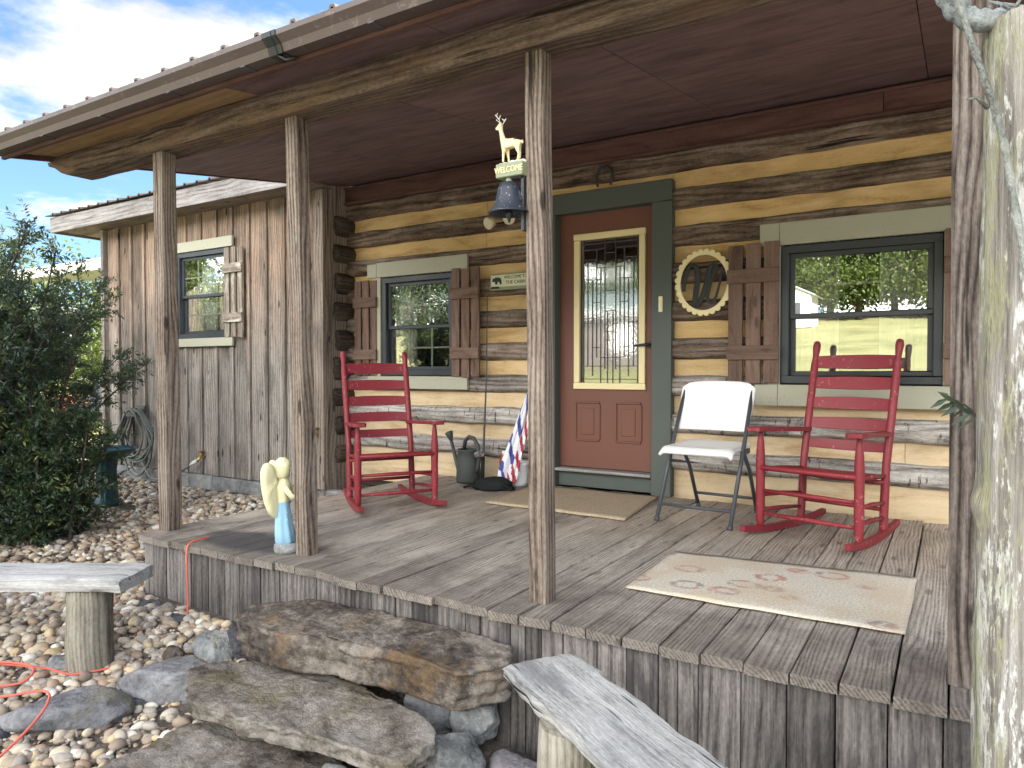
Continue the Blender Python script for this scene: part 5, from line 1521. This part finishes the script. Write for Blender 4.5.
def shrub(name, label, loc, stems, height, spread, leaf, mat, seed):
    r = np.random.default_rng(seed); t = thing(name, label, 'shrub', loc)
    C, Dn, Nn, Rn = [], [], [], []; m = MB()
    for s in range(stems):
        a = r.uniform(0, 2 * PI); rr = spread * r.uniform(0, .45); p = np.array([rr * math.cos(a), rr * math.sin(a), 0.0]); d = np.array([math.cos(a) * r.uniform(.0, .17), math.sin(a) * r.uniform(.0, .17), 1.0])
        h = height * r.uniform(.65, 1.0); pts = [p.copy()]; k = 14
        for i in range(k):
            d = d + r.normal(size=3) * .09; d[2] = max(d[2], .4); d /= np.linalg.norm(d); p = p + d * h / k; pts.append(p.copy())
            if i >= 0:
                for b in range(6):
                    bd = r.normal(size=3); bd[2] = abs(bd[2]) * .6 + .15; bd /= np.linalg.norm(bd); bl_ = r.uniform(.14, .34) * (1.15 - .5 * i / k); q = p + d * r.uniform(-.5, .5) * h / k; q0 = q.copy()
                    tip = r.random()
                    for z in range(9):
                        q = q + bd * bl_ / 9; bd = bd + r.normal(size=3) * .14 + np.array([0, 0, -.035]); bd /= np.linalg.norm(bd)
                        if z < 1 and i < 10: continue
                        for sgn in (-1, 1):
                            sd = np.cross(bd, r.normal(size=3)); sd /= np.linalg.norm(sd)
                            C.append(q + r.normal(size=3) * .004); Dn.append(bd * .75 + sd * .8 * sgn); Nn.append(r.normal(size=3) + np.array([0, 0, 1.6]))
                            base = .12 + .48 * r.random()
                            if tip > .86: base += .40
                            Rn.append(min(1, base))
                    if b < 2: m.tube([q0, q0 * .5 + q * .5 + np.array([0, 0, .01]), q], [.0035, .0025, .0012], 5)
        m.tube(pts, [.014 * (1 - .8 * i / k) + .002 for i in range(len(pts))], 7)
    m.build('stem', 'barkm', t)
    n = len(C)
    leaf_mesh('foliage', np.array(C), np.array(Dn), np.array(Nn), leaf * r.uniform(.7, 1.25, n), leaf * .30 * r.uniform(.8, 1.2, n), np.array(Rn), mat, t)
    return n
nl = shrub('shrub', 'large dark feathery shrub left of the porch', (-5.94, -2.88, -.36), 38, 2.45, .6, .046, 'leaf', 3)
shrub('shrub', 'low shrub with yellow green tips under the dark feathery one', (-5.72, -2.42, -.36), 22, 1.15, .5, .05, 'leaf_tip', 12)
nl2 = shrub('shrub', 'tall dark shrub standing behind the feathery one, nearer the side wing', (-7.75, -1.75, -.36), 30, 2.4, .8, .055, 'leaf', 8)
print('shrub leaves', nl, nl2)
# sprig by the right post
t = thing('sprig', 'small green leafy sprig growing between right post and lichen log', 'plant', (.125, -2.85, -.55))
m = MB(); P = spl([(0, 0, 0), (.0, -.02, .6), (-.02, -.03, 1.2), (-.07, -.05, 1.36), (-.13, -.06, 1.41)], 5); m.tube(P, .003, 5); m.build('stem', 'barkm', t)
C = []; Dn = []; r = np.random.default_rng(5)
for i in range(11):
    q = np.array(P[-1]) * (i / 10) + np.array(P[-6]) * (1 - i / 10); C.append(q); Dn.append(np.array([-.8, r.normal() * .5, (.5 if i % 2 else -.55)]))
n = len(C); leaf_mesh('foliage', np.array(C), np.array(Dn), r.normal(size=(n, 3)) + np.array([0, -1, .5]), np.full(n, .055), np.full(n, .014), r.uniform(.3, .7, n), 'leaf', t)

# ------------------------------------------------------------------ birdbath
t = thing('birdbath', 'dark teal fluted birdbath half hidden by the shrub', 'birdbath', (-6.45, -1.55, -.28))
m = MB(); m.lathe([(0, 0), (.13, 0), (.13, .03), (.10, .05), (.085, .12), (.075, .30), (.085, .38), (.10, .41), (0, .41)], n=48, mod=lambda a, z: 1 + (.07 * math.cos(12 * a) if .05 < z < .39 else 0)); m.build('pedestal', 'teal', t)
m = MB(); m.lathe([(0, .40), (.09, .405), (.17, .43), (.23, .48), (.25, .50), (.24, .51), (.20, .475), (.1, .44), (0, .435)], n=40); m.build('bowl', 'teal', t)

# ------------------------------------------------------------------ background beyond the wing
t = thing('carport', 'open carport with pale metal roof behind the shrub', 'carport', (-18.5, 6.0, -.35))
rb = ribbed((-3.0, 3.55), (3.0, 4.3), -4.0, 4.0, .3, .03); o = rb.build('roof', 'grey_roof', t); md = o.modifiers.new('s', 'SOLIDIFY'); md.thickness = .03
m = MB(); m.box((0, -3.0, 3.45), (8, .05, .18)); m.build('fascia', 'whitep', t)
for x in (-3.7, 3.7):
    for y in (-2.8, 2.8):
        m = MB(); m.box((x, y, 1.75 + .05 * y), (.12, .12, 3.5 + .1 * y)); m.build('post', 'whitep', t)
t = thing('mower', 'dark garden tractor with rust red hood parked beyond the shrub', 'tractor', (-14.4, 2.3, -.35), R(100))
m = MB(); m.box((0, .45, .62), (.48, .75, .34)); m.box((0, .84, .58), (.42, .06, .26)); m.build('hood', 'rust', t, .05, 3)
m = MB(); m.box((0, -.45, .55), (.75, .8, .18)); m.box((0, .1, .38), (.4, 1.5, .14)); m.build('body', 'charcoal', t, .04, 3)
m = MB(); m.box((0, -.45, .72), (.42, .4, .1)); m.box((0, -.66, .93), (.42, .09, .38)); m.build('seat', 'black', t, .04, 3)
for x, y, r_ in ((-.4, -.5, .26), (.4, -.5, .26), (-.36, .6, .19), (.36, .6, .19)):
    m = MB(); m.tube([(x - .09, y, r_), (x - .06, y, r_), (x + .06, y, r_), (x + .09, y, r_)], [r_ * .85, r_, r_, r_ * .85], 24); wh = m.build('wheel', 'black', t)
    m = MB(); m.tube([(x - .095, y, r_), (x + .095, y, r_)], r_ * .5, 16); m.build('rim', 'whitep', wh)
m = MB(); m.tube([(0, .05, .75), (0, -.1, .98)], .02, 8); m.tube([(.16 * math.cos(a), -.1 + .07 * math.sin(a), .98 + .13 * math.sin(a)) for a in np.linspace(0, 2 * PI, 17)], .014, 6); m.build('steering_wheel', 'black', t)

def make_tree(label, loc, h, cr, mat, seed, group, leafn=5200, size=.3, cat='tree', shape='round'):
    r = np.random.default_rng(seed); t = thing('tree', label, cat, loc, 0, group)
    m = MB(); pts = [(0.1 * h * .03 * math.sin(i), .05 * math.cos(i * 1.7), h * .8 * i / 8) for i in range(9)]
    m.tube(pts, [.035 * h * (1 - .85 * i / 8) for i in range(9)], 10)
    cl_ = []
    for i in range(34):
        if shape == 'round':
            v = r.normal(size=3); v /= np.linalg.norm(v); v *= r.uniform(.45, 1) ** .6; c = np.array([v[0] * cr, v[1] * cr, h * .54 + v[2] * h * .46])
        else:
            q = r.random(); a = r.uniform(0, 2 * PI); rr = cr * (1 - q) * r.uniform(.5, 1); c = np.array([rr * math.cos(a), rr * math.sin(a), h * (.08 + .9 * q)])
        cl_.append((c, cr * r.uniform(.22, .42)))
        if i < 14: z0 = max(h * .2, c[2] - cr * .7); m.tube([(0, 0, z0), tuple(c * .5 + np.array([0, 0, z0]) * .5), tuple(c)], [.012 * h, .007 * h, .003 * h], 6)
    m.build('trunk', 'barkm', t)
    k = leafn // len(cl_); C = np.concatenate([c + r.normal(size=(k, 3)) * q * .5 for c, q in cl_]); n = len(C)
    cb = np.repeat(r.uniform(.0, .5, len(cl_)), k)
    leaf_mesh('crown', C, r.normal(size=(n, 3)), r.normal(size=(n, 3)) + np.array([0, 0, .8]), size * r.uniform(.6, 1.3, n), size * .55 * r.uniform(.7, 1.2, n), np.clip(cb + r.uniform(0, .5, n), 0, 1), mat, t)
    return t
BG = 'trees behind the cabin'
t1 = make_tree('sunlit yellow green tree showing between shrub and side wing', (-22, 10, -.4), 4.4, 2.4, 'leaf_sun', 1, BG, 9000, .16)
def tree_copy(src, label, loc, rz, s, group):
    c = copy_tree(src); c.location = loc; c.rotation_euler = (0, 0, rz); c.scale = (s, s, s); c['label'] = label; c['group'] = group; return c
tree_copy(t1, 'yellow green tree far left behind the shrub, beyond the carport', (-30, 9, -.4), 2.0, 1.2, BG)
tree_copy(t1, 'broad green tree behind the carport', (-27, 17, -.4), 4.0, 1.2, BG)
tree_copy(t1, 'distant green tree right of the carport, just past the wing corner', (-20.5, 15, -.4), 1.0, .9, BG)
t2 = make_tree('low lime green bush behind the garden tractor', (-17.0, 4.6, -.4), 1.5, 1.3, 'leaf_sun', 4, BG, 5000, .11, 'bush')
# the yard behind the camera, seen mirrored in the glass
YT = 'yard trees mirrored in the glass'
lab = 'leafy tree across the lawn, seen only mirrored in the windows'
t3 = make_tree(lab, (-6, -54, gh(-6, -54)), 8.0, 3.6, 'leaf_sun', 21, YT, 7000, .34)
t4 = make_tree('dark evergreen tree across the lawn, seen only mirrored in the windows', (-40, -50, gh(-40, -50)), 11.0, 3.6, 'leaf_dark', 22, YT, 8000, .34, shape='cone')
for i, (x, y, s_) in enumerate(((2, -58, 1.0), (-13, -57, .85), (-1, -53, .9), (9, -55, 1.05), (16, -52, 1.1), (-19, -60, 1.0), (-26, -56, 1.0), (24, -57, 1.1), (-8.5, -58, 1.0), (-4, -60, 1.1), (-16, -56, .9), (-23, -58, 1.0), (-11, -62, 1.15), (-30, -57, 1.0), (5, -53, .9), (-1.5, -62, 1.2), (-48, -28, 1.1), (-60, -34, 1.2), (-75, -40, 1.3), (-64, -48, 1.2), (-42, -20, .9), (-58, -20, 1.0), (-75, -22, 1.1), (-60, -62, 1.3), (-70, -55, 1.2), (33, -54, 1.2))):
    tree_copy(t3, lab, (x, y, gh(x, y)), i * 1.3, s_, YT)
for i, (x, y, s_) in enumerate(((-46, -52, 1.1), (-52, -54, 1.2), (-36, -56, 1.0), (-58, -54, 1.2), (-44, -58, 1.0), (-49, -47, .8))):
    tree_copy(t4, 'dark evergreen tree across the lawn, seen only mirrored in the windows', (x, y, gh(x, y)), i * 1.1, s_, YT)
b = make_tree('round bush on the lawn mirrored in the left window', (-27.5, -29, gh(-27.5, -29)), 1.7, 1.2, 'leaf_sun', 33, None, 4000, .14, 'bush')
# barn and house across the lawn
t = thing('barn', 'long grey barn with green metal roof mirrored in the door glass', 'barn', (-13.5, -25, .95))
m = MB(); m.box((0, 0, 1.2), (12, 5, 2.5), g=0); m.build('wall', 'skirt', t)
m = MB(); rb = ribbed((2.9, 2.35), (0, 3.5), -6.3, 6.3, .4, .03, m); ribbed((-2.9, 2.35), (0, 3.5), -6.3, 6.3, .4, .03, m); o = m.build('roof', paint('green_metal_roof', (.10, .135, .115), .4, None, 0, 3, .1, .05, .5), t); md = o.modifiers.new('s', 'SOLIDIFY'); md.thickness = .03
m = MB(); m.box((0, 2.95, 2.33), (12.6, .05, .16)); m.build('fascia', 'white', t)
for x in (-4, -1.2, 1.8):
    m = MB(); m.box((x, 2.51, 1.3), (.9, .06, 1.1)); m.build('window', 'white', t)
t = thing('white_house', 'small white house on the rise mirrored in the right window', 'house', (-10.3, -47, gh(-10, -47) - .1))
m = MB(); m.box((0, 0, 1.1), (4.6, 3, 2.2)); m.prism([(-2.3, 2.2), (2.3, 2.2), (0, 3.3)], Matrix(((1, 0, 0, 0), (0, 0, -1, 1.5), (0, 1, 0, 0), (0, 0, 0, 1))), 3); m.build('wall', 'white', t)
m = MB(); m.bar((-2.6, 0, 2.1), (0, 0, 3.38), 3.4, .08, (0, 0, 1)); m.bar((2.6, 0, 2.1), (0, 0, 3.38), 3.4, .08, (0, 0, 1)); m.build('roof', 'grey_roof', t)
for x in (-1.3, 1.3):
    m = MB(); m.box((x, 1.52, 1.2), (.7, .06, .9)); m.build('window', 'charcoal', t)
m = MB(); m.box((0, 1.52, .95), (.8, .06, 1.9)); m.build('door', 'charcoal', t)

# ------------------------------------------------------------------ camera, sky, sun
cam = bpy.data.cameras.new('camera'); co = bpy.data.objects.new('camera', cam); COL.objects.link(co)
cam.sensor_width = 36; cam.lens = 711 / 1024 * 36; cam.clip_end = 2000; cam.clip_start = .05
co.location = (0, -5.05, .93); co.rotation_euler = (R(90) - math.atan(14 / 711), 0, R(31.75)); sc.camera = co

SUN_EL, SUN_AZ = 31.0, 24.0       # azimuth measured from +Y towards +X
w = bpy.data.worlds.new('World'); sc.world = w; w.use_nodes = True; nt = w.node_tree; nt.nodes.clear()
out = nt.nodes.new('ShaderNodeOutputWorld'); bg = nt.nodes.new('ShaderNodeBackground')
sky = nt.nodes.new('ShaderNodeTexSky'); sky.sky_type = 'NISHITA'; sky.sun_disc = False; sky.sun_elevation = R(SUN_EL); sky.sun_rotation = R(SUN_AZ); sky.dust_density = .6; sky.air_density = 1.0; sky.ozone_density = 3.0
tc = nt.nodes.new('ShaderNodeTexCoord').outputs['Generated']
sx = N(nt, 'ShaderNodeSeparateXYZ', i0=tc)
zz = math_(nt, 'ADD', math_(nt, 'MAXIMUM', sx.outputs[2], 0.0), .16)
pv = N(nt, 'ShaderNodeCombineXYZ', i0=math_(nt, 'DIVIDE', sx.outputs[0], zz), i1=math_(nt, 'DIVIDE', sx.outputs[1], zz), i2=0.0)
pv2 = N(nt, 'ShaderNodeVectorMath', {'operation': 'ADD'}, i0=pv, i1=(3.1, 1.7, .4)).outputs[0]
cn = noise(nt, pv2, .85, 9, .58, .25)
dens = smooth(nt, cn, .47, .56)
cn2 = noise(nt, pv2, 2.6, 7, .6)
facing = math_(nt, 'ADD', 1.0, math_(nt, 'MULTIPLY', math_(nt, 'MAXIMUM', math_(nt, 'MULTIPLY', sx.outputs[1], -1.0), 0.0), 8.0))   # clouds opposite the sun, boosted well beyond that as added fill for the porch
cb_ = math_(nt, 'MULTIPLY', smooth(nt, cn2, .25, .75, 3.0, 5.2), facing)
cc = N(nt, 'ShaderNodeVectorMath', {'operation': 'SCALE'}, i0=(1.0, .99, .965), Scale=cb_).outputs[0]
blue = N(nt, 'ShaderNodeVectorMath', {'operation': 'MULTIPLY'}, i0=sky.outputs[0], i1=(.68, .78, .90)).outputs[0]
skc = mixc(nt, dens, blue, cc)
nt.links.new(skc, bg.inputs[0]); bg.inputs[1].default_value = .065; nt.links.new(bg.outputs[0], out.inputs[0])
sl = bpy.data.lights.new('sun', 'SUN'); sl.energy = 5.0; sl.angle = R(.5); sl.color = (1, .94, .85); so_ = bpy.data.objects.new('sun', sl); COL.objects.link(so_)
sd = V((math.sin(R(SUN_AZ)) * math.cos(R(SUN_EL)), math.cos(R(SUN_AZ)) * math.cos(R(SUN_EL)), math.sin(R(SUN_EL))))
so_.rotation_euler = sd.to_track_quat('Z', 'Y').to_euler()
sc.view_settings.view_transform = 'Standard'; sc.view_settings.look = 'None'; sc.view_settings.exposure = 2.38; sc.view_settings.gamma = 1
sc.render.engine = 'CYCLES'; sc.cycles.max_bounces = 8; sc.cycles.diffuse_bounces = 4; sc.cycles.glossy_bounces = 4; sc.cycles.transparent_max_bounces = 16; sc.cycles.use_denoising = True; sc.cycles.sample_clamp_indirect = 8
